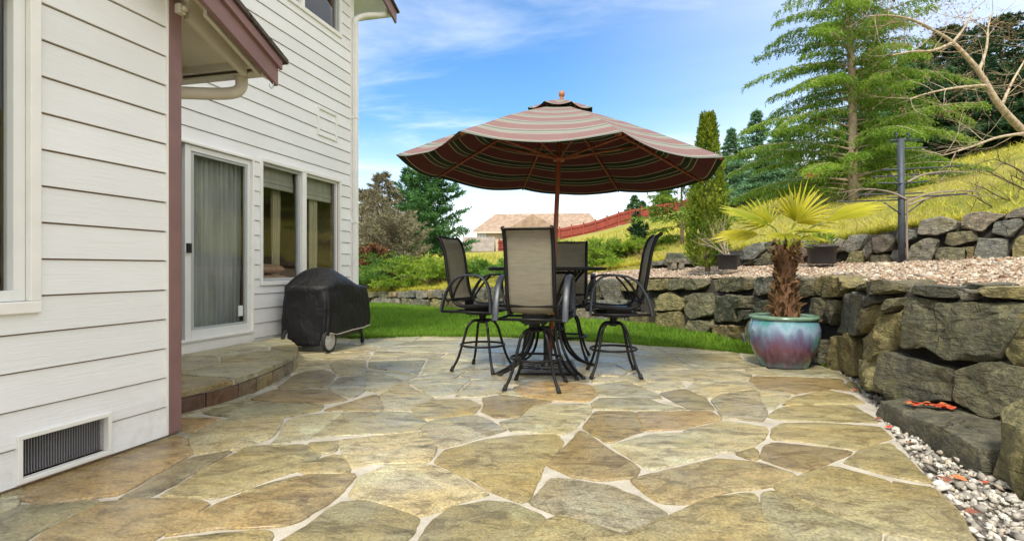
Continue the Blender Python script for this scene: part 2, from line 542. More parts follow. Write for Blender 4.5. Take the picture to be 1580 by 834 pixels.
# --- fill the rest of the patio with irregular cells (clipped Voronoi)
def clip_half(poly, m, n):
    out = []
    for i in range(len(poly)):
        a = poly[i]; b = poly[(i+1) % len(poly)]
        da = (a[0]-m[0])*n[0]+(a[1]-m[1])*n[1]; db = (b[0]-m[0])*n[0]+(b[1]-m[1])*n[1]
        if da <= 0: out.append(a)
        if (da < 0 < db) or (db < 0 < da):
            t = da/(da-db); out.append((a[0]+(b[0]-a[0])*t, a[1]+(b[1]-a[1])*t))
    return out
r2 = random.Random(21)
seeds = []
gy = -2.8
while gy < 8.8:
    gx = -7.0 + r2.uniform(0, 0.6)
    while gx < 3.9:
        seeds.append((gx + r2.uniform(-.30, .30), gy + r2.uniform(-.2, .2))); gx += 0.92
    gy += 0.62
cells = []
traced = [p for p, _ in stone_polys]
for i, s in enumerate(seeds):
    poly = [(s[0]-1.6, s[1]-1.3), (s[0]+1.6, s[1]-1.3), (s[0]+1.6, s[1]+1.3), (s[0]-1.6, s[1]+1.3)]
    for j, q in enumerate(seeds):
        if i == j or abs(q[0]-s[0]) > 3 or abs(q[1]-s[1]) > 2.4: continue
        m = ((s[0]+q[0])/2, (s[1]+q[1])/2); n = (q[0]-s[0], q[1]-s[1])
        poly = clip_half(poly, m, n)
        if len(poly) < 3: break
    if len(poly) < 3: continue
    if not inside(s, PATIO): continue
    # keep inside the patio outline
    pp = [(s[0]+(p[0]-s[0])*k, s[1]+(p[1]-s[1])*k) for p in poly for k in (1.0,)]
    fixed = []
    for p in pp:
        k = 1.0
        while k > 0.15 and not inside((s[0]+(p[0]-s[0])*k, s[1]+(p[1]-s[1])*k), PATIO): k -= 0.05
        fixed.append((s[0]+(p[0]-s[0])*k, s[1]+(p[1]-s[1])*k))
    poly = fixed
    if abs(area(poly)) < 0.05: continue
    hit = any(inside(p, t) for t in traced for p in poly + [s]) or any(inside(p, poly) for t in traced for p in t)
    if hit:
        # shrink away from traced stones, drop if little is left
        best = []
        for p in poly:
            k = 1.0
            while k > 0 and any(inside((s[0]+(p[0]-s[0])*k, s[1]+(p[1]-s[1])*k), t) for t in traced): k -= 0.08
            best.append((s[0]+(p[0]-s[0])*k*0.96, s[1]+(p[1]-s[1])*k*0.96))
        if any(inside(s, t) for t in traced): continue
        poly = best
        if abs(area(poly)) < 0.08 or any(inside(p, poly) for t in traced for p in t): continue
    cells.append((inset_poly(poly if area(poly) > 0 else poly[::-1], 0.011), r2.choice([LT, GG, GG, LT, LT, OL, GG]) if s[1] > 4.4 else r2.choice([OL, GG, GG, GY, LT, OL, BR])))
# --- odd stones grown into whatever bare joints are left
def bb(p): return (min(q[0] for q in p), min(q[1] for q in p), max(q[0] for q in p), max(q[1] for q in p))
allp = [(p, bb(p)) for p in traced + [c[0] for c in cells]]
def covered(q):
    for p, b in allp:
        if b[0] <= q[0] <= b[2] and b[1] <= q[1] <= b[3] and inside(q, p): return True
    return False
def clear_at(q, lim=.6):
    m_ = 9
    for k in range(10):
        a = 2*math.pi*k/10; r_ = .04
        while r_ < lim:
            w = (q[0]+math.cos(a)*r_, q[1]+math.sin(a)*r_)
            if covered(w) or not inside(w, PATIO): break
            r_ += .04
        m_ = min(m_, r_)
        if m_ < .07: return m_
    return m_
cand = []
yy = 1.6
while yy < 8.6:
    xx = -4.6
    while xx < 3.4:
        q = (xx, yy)
        if abs(xx/yy) < 1.0 and inside(q, PATIO) and not covered(q):
            c_ = clear_at(q)
            if c_ >= .075: cand.append((c_, q))
        xx += .11
    yy += .11
cand.sort(reverse=True)
for c_, q in cand:
    if covered(q): continue
    ps = []
    for k in range(26):
        a = 2*math.pi*k/26; r_ = .03; lim = .62 if abs(math.cos(a)) > .5 else .40
        while r_ < lim:
            w = (q[0]+math.cos(a)*(r_+.03), q[1]+math.sin(a)*(r_+.03))
            if covered(w) or not inside(w, PATIO): break
            r_ += .02
        ps.append(r_)
    ps = [min(ps[k], 1.5*min(ps[k-1], ps[(k+1) % 26])) for k in range(26)]
    poly = [(q[0]+math.cos(2*math.pi*k/26)*ps[k], q[1]+math.sin(2*math.pi*k/26)*ps[k]) for k in range(26)]
    if abs(area(poly)) < .035: continue
    cells.append((poly, r2.choice([GG, OL, LT, GG]))); allp.append((poly, bb(poly)))
TONES = {OL: (.305,.265,.140), BR: (.285,.225,.115), GG: (.375,.350,.235), GY: (.335,.315,.235), RU: (.36,.265,.130), LT: (.40,.37,.255), DK: (.275,.230,.130)}
def make_patio():
    V, Fs, cols, smooth = [], [], [], []
    for tone_i, (poly, tone) in enumerate(stone_polys + cells):
        if area(poly) < 0: poly = poly[::-1]
        poly = chaikin(poly, 1, 0.05)
        per = sum((Vector(poly[i])-Vector(poly[i-1])).length for i in range(len(poly)))
        n = max(20, int(per/0.035))
        poly = resample(poly, n)
        sd_ = r2.uniform(0, 99)
        poly = inset_poly(poly, -0.014 if tone_i < len(stone_polys) else 0.0)
        jp = []
        for p in poly:
            q = noise.noise_vector(Vector((p[0]*7, p[1]*7, sd_)))
            q2 = noise.noise_vector(Vector((p[0]*25, p[1]*25, sd_)))
            jp.append((p[0]+q.x*.013+q2.x*.005, p[1]+q.y*.013+q2.y*.005))
        z0 = r2.uniform(0.0, 0.004); tx, ty = r2.uniform(-.003, .003), r2.uniform(-.003, .003)
        cx = sum(p[0] for p in jp)/n; cy = sum(p[1] for p in jp)/n
        base = TONES[tone]; k = r2.uniform(.86, 1.14); hue = r2.uniform(-.05, .05)
        col = (base[0]*k*(1+hue), base[1]*k, base[2]*k*(1-hue*1.5))
        b = len(V); kk = min(1.0, math.sqrt(abs(area(jp)))*4); rings = [(0.0, -.022), (0.0, -.006), (0.006*kk, -.0015), (0.014*kk, 0.0)]
        for d, z in rings:
            rp = inset_poly(jp, d) if d else jp
            for p in rp: V.append((p[0], p[1], z0 + z + (p[0]-cx)*tx + (p[1]-cy)*ty))
        for ri in range(len(rings)-1):
            for i in range(n):
                j = (i+1) % n
                Fs.append((b+ri*n+i, b+ri*n+j, b+(ri+1)*n+j, b+(ri+1)*n+i)); cols.append(col); smooth.append(True)
        Fs.append(tuple(b+3*n+i for i in range(n))); cols.append(col); smooth.append(True)
    nst = len(Fs)
    b = len(V)
    for p in PATIO: V.append((p[0], p[1], -.008))
    for p in PATIO: V.append((p[0], p[1], -.09))
    n = len(PATIO)
    top = tuple(b+i for i in range(n))
    Fs.append(top if area(PATIO) > 0 else top[::-1]); cols.append((.6,.6,.6)); smooth.append(False)
    for i in range(n):
        j = (i+1) % n
        Fs.append((b+i, b+j, b+n+j, b+n+i)); cols.append((.6,.6,.6)); smooth.append(False)
    me = bpy.data.meshes.new('patio'); me.from_pydata(V, [], Fs)
    a = me.attributes.new('stone', 'FLOAT_COLOR', 'FACE')
    for i, c in enumerate(cols): a.data[i].color = (*c, 1)
    me.polygons.foreach_set('use_smooth', smooth)
    me.materials.append(M_FLAG); me.materials.append(M_GROUT)
    for i in range(nst, len(Fs)): me.polygons[i].material_index = 1
    me.update()
    o = link(bpy.data.objects.new('patio', me)); tag(o, kind='structure'); return o

def mat_flag():
    m, nt, out = mat_new('flagstone'); h = NT(nt)
    co = h.world()
    base = h.attr('stone', 'Color')
    n1 = h.noise(co, 1.7, 8, 0.62, 0.5)
    n2 = h.noise(h.world((1.0, 1.8, 1.0)), 5.0, 10, 0.72, 0.9)
    n3 = h.noise(co, 85, 4, 0.7)
    n4 = h.noise(h.world((0.8, 1.5, 1.0)), 2.3, 10, 0.68, 1.4)
    n5 = h.noise(co, 19, 7, 0.7, 0.3)
    mul = lambda c: h.mix(1.0, base, c, 'MULTIPLY')
    c = h.mix(h.rng(n1, .36, .62, 0, .85, True), base, mul((1.08, .95, .66)))
    c = h.mix(h.rng(n2, .47, .63, 0, .85, True), c, mul((.46, .40, .30)))
    c = h.mix(h.rng(n4, .52, .64, 0, .75, True), c, mul((1.24, 1.30, 1.22)))
    c = h.mix(h.rng(n5, .52, .68, 0, .55, True), c, mul((.46, .41, .32)))
    gr_ = h.n.new('ShaderNodeCombineColor'); gv = h.math('MULTIPLY', h.rng(n3, .32, .68, .52, 1.38), h.rng(n5, .32, .68, .74, 1.22))
    for k_ in range(3): h.l.new(gv, gr_.inputs[k_])
    c = h.mix(1.0, c, gr_.outputs[0], 'MULTIPLY')
    # natural cleft: thin broken layers, with dark lips
    lay = h.noise(h.world((.6, 1.25, 1.0)), 1.6, 7, 0.58, 1.7)
    stp = h.math('SNAP', lay, 0.085)
    edge = h.math('ABSOLUTE', h.math('SUBTRACT', h.math('FRACT', h.math('DIVIDE', lay, 0.085)), 0.0))
    lip = h.rng(edge, 0.0, 0.045, 1.0, 0.0)
    gate = h.rng(h.noise(co, 1.3, 3), .50, .58, 0, 1)
    lip = h.math('MULTIPLY', lip, gate)
    c = h.mix(h.math('MULTIPLY', lip, .8), c, (.045, .032, .018))
    wet = h.noise(co, 0.6, 5, 0.6)
    rough = h.math('ADD', h.rng(wet, .35, .68, .30, .55), h.rng(n3, .3, .7, -.06, .10))
    hgt = h.math('ADD', h.math('MULTIPLY', n2, .7), h.math('MULTIPLY', n3, .20))
    hgt = h.math('ADD', hgt, h.math('MULTIPLY', n5, .45))
    hgt = h.math('ADD', hgt, h.math('MULTIPLY', n4, 1.0))
    hgt = h.math('ADD', hgt, h.math('MULTIPLY', h.math('MULTIPLY', stp, gate), 4.5))
    nm = h.bump(hgt, .9, .016)
    h.bsdf(out, c, rough, 0, nm, .6, **{'Coat Weight': h.rng(wet, .40, .62, .50, .06), 'Coat Roughness': .24})
    return m
def mat_grout():
    m, nt, out = mat_new('grout'); h = NT(nt); co = h.world()
    n = h.noise(co, 6, 6, .6); n2 = h.noise(co, 120, 2)
    c = h.ramp(n, [(.3, (.33,.30,.245)), (.5, (.46,.43,.365)), (.68, (.56,.535,.47))])
    c = h.mix(h.rng(n2, .3, .7, 0, .4), c, (.36,.31,.23)); c = h.mix(h.rng(h.noise(co, 1.6, 5), .54, .7, 0, .5), c, (.34,.31,.20))
    h.bsdf(out, c, .75, 0, h.bump(h.math('ADD', n2, n), .8, .010)); return m
M_FLAG, M_GROUT = mat_flag(), mat_grout()
patio = make_patio()

# ------------------------------------------------------------------ wall lines
WB = [(-9.0,18.0),(-6.2,17.6),(-3.62,16.4),(-1.66,14.3),(.85,12.13),(2.51,10.3),(3.13,8.68),(3.23,7.5),(3.26,6.24),(3.32,5.6),(3.12,4.95),(2.76,4.25),(2.95,3.25),(3.1,2.6),(3.3,1.0),(3.5,-3.0)]
WZ = [.30,.30,.36,.50,.72,.90,.92,.92,.93,.94,.94,.94,.93,.93,.93,.93]
UB = [(9.6,2.6),(7.5,5.2),(6.35,7.0),(5.58,8.0),(5.2,8.8),(4.27,10.5),(3.17,13.0)]
UZ0 = [1.25,1.22,1.17,1.13,1.12,1.08,1.03]
UZ1 = [1.95,1.85,1.76,1.67,1.53,1.46,1.20]

def hz(X, Y):
    Yc = min(Y, 62 + (Y-62)*0.05) if Y > 62 else Y
    Xc = X if X < 55 else 55 + (X-55)*0.15
    a, b = .25*Xc - .3, -.15
    k = .6
    m = max(a, b) + k*math.exp(-abs(a-b)/k*1.2)*.12
    n = noise.noise(Vector((X*.12, Y*.12, 3.1)))*.22 + noise.noise(Vector((X*.5, Y*.5, 7.7)))*.06
    return m + .05*Yc + n*min(1, max(0, (Y-9)/14))

def curve_len(line):
    L = [0]
    for i in range(1, len(line)): L.append(L[-1] + (Vector(line[i])-Vector(line[i-1])).length)
    return L
class Wall:
    def __init__(self, base):
        self.b = [Vector(p) for p in base]; self.L = curve_len(base)
    def p(self, s):
        i = 0
        while i < len(self.b)-2 and s > self.L[i+1]: i += 1
        t = (s-self.L[i])/(self.L[i+1]-self.L[i]); return self.b[i] + (self.b[i+1]-self.b[i])*t
    def n(self, s):                      # towards the viewer's side
        a = self.p(max(0, s-.25)); c = self.p(min(self.L[-1], s+.25)); t = (c-a).normalized()
        return Vector((-t.y, t.x)) * self.sign
    sign = -1
    def hit(self, x, y):
        """photo pixel -> (s, z) on the vertical wall face"""
        u = (x-CX)/F
        for i in range(len(self.b)-1):
            a, c = self.b[i], self.b[i+1]
            fa, fc = a.x-u*a.y, c.x-u*c.y
            if fa == fc or fa*fc > 0: continue
            t = fa/(fa-fc); q = a + (c-a)*t
            if q.y < .5: continue
            return self.L[i] + t*(self.L[i+1]-self.L[i]), EYE + (HY-y)/F*q.y
        return None

# terrain strip behind the walls -> hill
B_LINE = [(14,-2,2.2),(9.75,2.75,1.93),(7.65,5.35,1.83),(6.5,7.15,1.74),(5.75,8.15,1.64),(5.35,8.95,1.52),(4.4,10.6,1.44),(3.3,13.1,1.18),(2.0,13.4,1.0),(.95,12.4,.72),(-1.55,14.55,.50),(-3.5,16.65,.36),(-6.1,17.85,.30),(-9,18.25,.30),(-30,16,.1)]
FARL = [(140,-30),(130,5),(130,30),(125,50),(110,70),(90,85),(75,95),(50,105),(32,110),(16,112),(0,114),(-16,112),(-40,110),(-70,100),(-130,60)]
def make_hill():
    def dens(line, k=6):
        out = []
        for i in range(len(line)-1):
            for j in range(k):
                t = j/k; out.append(tuple(a+(b-a)*t for a, b in zip(line[i], line[i+1])))
        out.append(line[-1]); return out
    b, f = dens(B_LINE), dens(FARL)
    nt_ = 70; P = [[(x, y, -.2) for x, y, z in b]]
    for k in range(nt_+1):
        t = (k/nt_)**2.4; row = []
        for (x, y, z), (X, Y) in zip(b, f):
            px, py = x+(X-x)*t, y+(Y-y)*t
            d = math.hypot(px-x, py-y); w = min(1, d/2.2); w = w*w*(3-2*w)
            row.append((px, py, (z-.02)*(1-w) + hz(px, py)*w))
        P.append(row)
    mb = MB(); mb.grid(P); o = mb.build('hillside', M_HILL); tag(o, kind='structure')
    return P[1:]
def mat_hill():
    m, nt, out = mat_new('hill_grass'); h = NT(nt); co = h.world()
    n1 = h.noise(co, .22, 6, .6, .6); n2 = h.noise(co, 2.6, 6, .65); n3 = h.noise(co, 26, 4, .7)
    c = h.ramp(n1, [(.28, (.15,.21,.025)), (.45, (.31,.32,.05)), (.6, (.44,.38,.095)), (.75, (.22,.28,.04))])
    c = h.mix(h.rng(n2, .42, .7, 0, .55), c, (.34,.27,.09))
    c = h.mix(h.rng(n3, .35, .65, 0, .45), c, (.09,.10,.02))
    h.bsdf(out, c, .85, 0, h.bump(h.math('ADD', n3, n2), .8, .08), .15); return m
M_HILL = mat_hill()
HILL = make_hill()

def mat_lawn():
    m, nt, out = mat_new('lawn_soil'); h = NT(nt); co = h.world()
    n1 = h.noise(co, .8, 5, .6); n2 = h.noise(co, 30, 5, .7)
    c = h.ramp(n1, [(.3, (.07,.19,.012)), (.7, (.13,.27,.022))])
    c = h.mix(h.rng(n2, .35, .65, 0, .6), c, (.035,.08,.008))
    h.bsdf(out, c, .85, 0, h.bump(n2, .7, .03), .2); return m
M_LAWN = mat_lawn()
# ground sheet to the horizon
g = MB(); g.add([(-900,-900,-.1),(900,-900,-.1),(900,900,-.1),(-900,900,-.1)], [(0,1,2,3)])
tag(g.build('ground', M_HILL), kind='structure')
LAWN = [(-10,8.1),(-2.6,8.3)] + PATIO[2:10] + [(3.35,5.9),(3.3,7.5),(3.2,8.7),(2.6,10.4),(.9,12.25),(-1.6,14.45),(-3.6,16.6),(-6.2,17.9),(-10,18.2)]
l = MB(); l.add([(x, y, -.012) for x, y in LAWN], [tuple(range(len(LAWN)))])
lo = l.build('lawn', M_LAWN); tag(lo, kind='structure')

# terrace of wood chips between the two walls
def mat_chips():
    m, nt, out = mat_new('chip_ground'); h = NT(nt); co = h.world()
    v = h.voro(co, 42, 'F1', 'Color'); d = h.voro(co, 42)
    sx = h.n.new('ShaderNodeSeparateColor'); h.l.new(v, sx.inputs[0])
    c = h.ramp(sx.outputs[0], [(0, (.20,.12,.08)), (.35, (.38,.29,.20)), (.7, (.48,.41,.31)), (1, (.26,.16,.10))])
    n = h.noise(co, 1.1, 5); c = h.mix(h.rng(n, .45, .7, 0, .5), c, (.26,.11,.06))
    h.bsdf(out, c, .8, 0, h.bump(d, -.8, .03)); return m
M_CHIP = mat_chips()
lw = list(zip(WB, WZ))[3:]
def resample3(pts, n):
    pts = [Vector(p) for p in pts]; L = [0]
    for i in range(1, len(pts)): L.append(L[-1]+(pts[i]-pts[i-1]).length)
    out = []
    for k in range(n):
        d = L[-1]*k/(n-1); i = 0
        while i < len(pts)-2 and d > L[i+1]: i += 1
        out.append(pts[i]+(pts[i+1]-pts[i])*((d-L[i])/(L[i+1]-L[i])))
    return out
TER_IN = [(-1.5,14.5,.44),(.95,12.35,.66),(2.62,10.4,.86),(3.26,8.75,.88),(3.36,7.5,.885),(3.40,6.3,.895),(3.45,5.62,.90),(3.28,5.05,.90),(2.95,4.35,.89),(3.15,3.3,.885),(3.35,2.6,.885),(3.6,1.0,.885),(3.8,-3,.885)]
TER_OUT = [(-1.3,14.6,.46),(2.0,13.5,.95),(3.25,13.05,1.03),(4.4,10.6,1.08),(4.9,9.6,1.10),(5.3,8.85,1.12),(5.7,8.1,1.13),(6.1,7.6,1.15),(6.45,7.1,1.17),(7.0,6.3,1.2),(7.6,5.3,1.22),(9.7,2.7,1.25),(13.5,-2.5,1.3)]
def ter(s, t):
    """s 0..12 along, t 0..1 across the terrace"""
    i = min(int(s), len(TER_IN)-2); f = s-i
    a = Vector(TER_IN[i]).lerp(Vector(TER_IN[i+1]), f); b = Vector(TER_OUT[i]).lerp(Vector(TER_OUT[i+1]), f)
    p = a.lerp(b, t); p.z += noise.noise(Vector((p.x*1.4, p.y*1.4, 0)))*.02; return p
tb = MB(); tb.grid([[ter(s/6, t/10) for t in range(11)] for s in range(6*12+1)])
tag(tb.build('terrace', M_CHIP), kind='structure')

def stone_bits(name, pts, size, flat, cols, mat, seed, kind='stuff'):
    """many small angular bits as one object"""
    r = np.random.default_rng(seed); n = len(pts); pts = np.asarray(pts)
    basev = np.array([(1,0,0),(-1,0,0),(0,1,0),(0,-1,0),(0,0,1),(0,0,-1)], float)
    basef = np.array([(0,2,4),(2,1,4),(1,3,4),(3,0,4),(2,0,5),(1,2,5),(3,1,5),(0,3,5)])
    jit = 1 + r.normal(0, .22, (n, 6, 3))
    sc = (size*np.exp(r.normal(0, .35, (n, 1)))) * np.stack([r.uniform(.7, 1.5, n), r.uniform(.6, 1, n), np.full(n, flat)*r.uniform(.7, 1.3, n)], 1)
    v = basev[None]*jit*sc[:, None, :]
    def rot(axis, ang):
        c, s = np.cos(ang), np.sin(ang); Rm = np.zeros((n, 3, 3)); i, j = [(1,2),(0,2),(0,1)][axis]
        Rm[:, axis, axis] = 1; Rm[:, i, i] = c; Rm[:, j, j] = c; Rm[:, i, j] = -s; Rm[:, j, i] = s; return Rm
    Rm = rot(2, r.uniform(0, 6.28, n)) @ rot(0, r.normal(0, .45, n)) @ rot(1, r.normal(0, .45, n)) @ rot(2, r.uniform(0, 6.28, n))
    v = np.einsum('nij,nkj->nki', Rm, v) + pts[:, None, :]
    f = basef[None] + (np.arange(n)*6)[:, None, None]
    ci = r.integers(0, len(cols), n); c = np.array(cols)[ci]*r.uniform(.75, 1.25, (n, 1))
    o = np_mesh(name, v.reshape(-1, 3), f.reshape(-1, 3), mat, tint=np.repeat(c, 8, 0))
    return tag(o, kind=kind)
def mat_bits(name, rough=.75):
    m, nt, out = mat_new(name); h = NT(nt)
    n = h.noise(h.world(), 160, 3); c = h.mix(h.rng(n, .3, .7, 0, .4), h.attr('tint', 'Color'), (.12,.10,.08))
    h.bsdf(out, c, rough); return m
M_BITS = mat_bits('stone_bits')
# chips over the terrace, denser near the viewer
cp = []
rr = random.Random(5)
while len(cp) < 15000:
    s, t = rr.uniform(.6, 10.6), rr.random()
    p = ter(s, t*.98+.01)
    if p.y < 2.2: continue
    if rr.random() < min(1, (5.0/p.y)**1.2)*1.1 + .05: cp.append((p.x, p.y, p.z+.006))
stone_bits('wood_chips', cp, .022, .38, [(.46,.37,.26),(.36,.24,.15),(.54,.47,.36),(.25,.14,.085),(.40,.31,.22),(.58,.52,.42)], M_BITS, 3)

# gravel strip between patio and wall
GRAV = [gp(1288,570),gp(1325,590),gp(1350,625),gp(1365,650),gp(1387,680),gp(1440,743),gp(1474,780),gp(1507,834),(1.62,1.6),(1.52,.8),(1.45,-3),(3.6,-3),(3.4,1),(3.2,2.6),(3.05,3.25),(2.9,4.3),(3.3,5.0),(3.45,5.7)]
gm = MB(); gm.add([(x, y, -.03) for x, y in GRAV], [tuple(range(len(GRAV)))])
def mat_gravbed():
    m, nt, out = mat_new('gravel_bed'); h = NT(nt); n = h.noise(h.world(), 90, 4)
    h.bsdf(out, h.ramp(n, [(.3, (.08,.07,.055)), (.7, (.22,.20,.17))]), .9, 0, h.bump(n, .8, .02)); return m
tag(gm.build('gravel_bed', mat_gravbed()), kind='structure')
pts = []
while len(pts) < 6500:
    x, y = rr.uniform(1.4, 3.5), rr.uniform(.6, 5.8)
    if inside((x, y), GRAV): pts.append((x, y, -.016 + rr.uniform(-.006, .012)))
stone_bits('gravel', pts, .017, .62, [(.58,.55,.49),(.46,.43,.37),(.68,.65,.58),(.36,.33,.28),(.50,.44,.35),(.26,.24,.21)], M_BITS, 4)

# lawn blades (nobody could count them)
def blades(name, P, hgt, wid, mat, seed, lean=.35):
    r = np.random.default_rng(seed); n = len(P); P = np.asarray(P)
    a = r.uniform(0, 6.283, n); hh = hgt*r.uniform(.5, 1.25, n); ln = r.normal(0, lean, n)*hh; ln2 = r.normal(0, lean, n)*hh
    dx, dy = np.cos(a)*wid/2, np.sin(a)*wid/2
    v = np.zeros((n, 3, 3)); v[:, 0] = P - np.stack([dx, dy, np.zeros(n)], 1); v[:, 1] = P + np.stack([dx, dy, np.zeros(n)], 1)
    v[:, 2] = P + np.stack([ln, ln2, hh], 1)
    patch = np.array([noise.noise(Vector((p[0]*.7, p[1]*.7, seed)))*.5+.5 for p in P])
    tint = np.clip(patch*.6 + r.uniform(0, .5, n) - .05, 0, 1)
    return np_mesh(name, v.reshape(-1, 3), np.arange(n*3).reshape(-1, 3), mat, tint=tint)
M_GRASS = foliage('grass_blades', (.055,.13,.012), (.27,.45,.04), .4)
pts = []
while len(pts) < 70000:
    y = 5.9 + (17.6-5.9)*rr.random()**1.25; x = rr.uniform(-5.5, 3.4)
    if x < (505-CX)/F*y - .3: continue
    if inside((x, y), LAWN): pts.append((x, y, -.012))
tag(blades('grass', pts, .062, .016, M_GRASS, 9), kind='stuff')
# ragged fringe where the turf meets the stone
pts = []
EDGE = PATIO[1:9]
while len(pts) < 5200:
    i = rr.randrange(len(EDGE)-1); t = rr.random(); a, b = EDGE[i], EDGE[i+1]
    o_ = rr.gauss(.015, .035)*(1+.8*noise.noise(Vector((a[0]+t*3, a[1]*2, 1)))); pts.append((a[0]+(b[0]-a[0])*t, a[1]+(b[1]-a[1])*t+o_, -.006))
tag(blades('edge_grass', pts, .075, .012, M_GRASS, 17, .75), kind='stuff')
# longer tufts scattered through the turf and along the foot of the stone wall
pts = []
while len(pts) < 9000:
    y = 5.9 + 11.5*rr.random(); x = rr.uniform(-5.5, 3.4)
    if noise.noise(Vector((x*1.7, y*1.7, 5))) < .12 + .2*rr.random(): continue
    if inside((x, y), LAWN): pts.append((x, y, -.012))
tag(blades('grass_tufts', pts, .105, .016, M_GRASS, 19, .5), kind='stuff')
# rough grass on the hill
M_TUFT = foliage('rough_grass', (.22,.28,.02), (.74,.64,.11), .4)
pts = []
HN = len(HILL); HM = len(HILL[0])
while len(pts) < 42000:
    t = rr.random()**1.5*.66; k = t*(HN-2); i = int(k); j = rr.randrange(HM-1)
    a, b_, c, d = (Vector(HILL[i][j]), Vector(HILL[i+1][j]), Vector(HILL[i][j+1]), Vector(HILL[i+1][j+1]))
    u, w = rr.random(), rr.random(); p = (a*(1-u)+b_*u)*(1-w) + (c*(1-u)+d*u)*w
    if p.y < 4 or abs(p.x/p.y) > 1.05: continue
    pts.append(tuple(p))
pa = np.array(pts); dist = np.linalg.norm(pa[:, :2], axis=1)
near = pa[dist < 22]; far_ = pa[dist >= 22]
tag(blades('hill_grass', near, .11, .022, M_TUFT, 13, .7), kind='stuff')
tag(blades('hill_grass_far', far_, .20, .07, M_TUFT, 14, .8), kind='stuff')
# ================================================================== DRY STONE RETAINING WALLS
def mat_rock():
    m, nt, out = mat_new('basalt_rock'); h = NT(nt); co = h.world()
    base = h.attr('rock', 'Color')
    n1 = h.noise(co, 3.0, 8, .62, .6); n2 = h.noise(co, 14, 8, .7, .4); n3 = h.noise(co, 75, 4, .65)
    st = h.noise(h.world((3.0, 3.0, 11.0)), 2.2, 6, .6, 1.5)
    c = h.mix(h.rng(n1, .38, .64, 0, .8, True), base, h.mix(1.0, base, (.55,.58,.55), 'MULTIPLY'))
    c = h.mix(h.rng(n2, .46, .72, 0, .75), c, h.mix(1.0, base, (1.65,1.55,1.25), 'MULTIPLY'))
    c = h.mix(h.rng(st, .54, .74, 0, .55), c, h.mix(1.0, base, (.42,.42,.38), 'MULTIPLY'))
    c = h.mix(h.rng(n3, .3, .75, 0, .5), c, h.mix(1.0, base, (.40,.40,.36), 'MULTIPLY'))
    gv = h.math('MULTIPLY', h.rng(n3, .32, .68, .60, 1.35), h.rng(n2, .32, .68, .72, 1.25)); gc = h.n.new('ShaderNodeCombineColor')
    for k_ in range(3): h.l.new(gv, gc.inputs[k_])
    c = h.mix(1.0, c, gc.outputs[0], 'MULTIPLY')
    # fine fractures
    dv = h.n.new('ShaderNodeVectorMath'); dv.operation = 'MULTIPLY_ADD'
    nz = h.n.new('ShaderNodeTexNoise'); nz.inputs['Scale'].default_value = 5; nz.inputs['Detail'].default_value = 4; h.l.new(co, nz.inputs['Vector'])
    h.l.new(nz.outputs['Color'], dv.inputs[0]); dv.inputs[1].default_value = (.16, .16, .16); h.l.new(co, dv.inputs[2])
    vc = h.voro(dv.outputs[0], 4.2, 'DISTANCE_TO_EDGE'); vg = h.rng(h.noise(co, 2.1, 3), .55, .66, 0, 1)
    frac = h.math('MULTIPLY', h.rng(vc, 0.0, .020, 1, 0), vg)
    c = h.mix(h.math('MULTIPLY', frac, .35), c, (.03,.028,.02))
    # moss and lichen
    lich = h.math('MULTIPLY', h.rng(h.noise(co, 4.2, 7, .7), .55, .70, 0, .75), h.rng(n3, .3, .6, .2, 1))
    c = h.mix(lich, c, (.26,.25,.095))
    hgt = h.math('ADD', h.math('MULTIPLY', n2, .9), h.math('MULTIPLY', n3, .16)); hgt = h.math('ADD', hgt, h.math('MULTIPLY', st, 1.2)); hgt = h.math('SUBTRACT', hgt, h.math('MULTIPLY', frac, .7))
    h.bsdf(out, c, h.rng(n2, .3, .7, .55, .85), 0, h.bump(hgt, 1.0, .045), .35); return m
M_ROCK = mat_rock()
M_SOIL = plain('gap_shade_soil', (.022,.019,.014), .95, 0, .4, 12, .5)
rk = random.Random(33)
RC = {'g': (.195,.183,.118), 'b': (.195,.193,.168), 'y': (.295,.262,.130), 'r': (.27,.21,.12), 'd': (.135,.132,.098), 'v': (.25,.228,.19)}

def rock_mesh(rings_pts, col, seed, crag=.03, grain=5.0):
    """rings_pts: list of rings (equal counts) from back to front, then a centre point"""
    V, Fs = [], []
    n = len(rings_pts[0])
    for ring in rings_pts[:-1]:
        V += [Vector(p) for p in ring]
    V.append(Vector(rings_pts[-1]))
    nr = len(rings_pts)-1
    for i in range(nr-1):
        for k in range(n):
            k2 = (k+1) % n; Fs.append((i*n+k, i*n+k2, (i+1)*n+k2, (i+1)*n+k))
    for k in range(n): Fs.append(((nr-1)*n+k, (nr-1)*n+(k+1) % n, nr*n))
    out = []
    for p in V:
        q = p*grain + Vector((seed*3.7, seed*1.3, seed*5.1))
        d = noise.noise_vector(q)*crag*.9 + noise.noise_vector(q*2.3)*crag*.45
        # faceting: push towards cell planes
        dist, pt = noise.voronoi(q*.55)
        f = (dist[1]-dist[0])
        d += noise.noise_vector(Vector(pt[0])*7.3)*crag*1.05*min(1, f*2.5)
        d += noise.noise_vector(q*6.0)*crag*.30
        out.append(p+d)
    me = bpy.data.meshes.new('rock'); me.from_pydata(out, [], Fs)
    bm = bmesh.new(); bm.from_mesh(me); bmesh.ops.recalc_face_normals(bm, faces=bm.faces); bm.to_mesh(me); bm.free()
    me.polygons.foreach_set('use_smooth', [True]*len(me.polygons))
    me.set_sharp_from_angle(angle=R(20))
    k = rk.uniform(.85, 1.18); hu = rk.uniform(-.06, .06)
    c = (col[0]*k*(1+hu), col[1]*k, col[2]*k*(1-hu))
    a = me.attributes.new('rock', 'FLOAT_COLOR', 'FACE'); a.data.foreach_set('color', [x for _ in me.polygons for x in (*c, 1)])
    me.materials.append(M_ROCK); me.update()
    return me

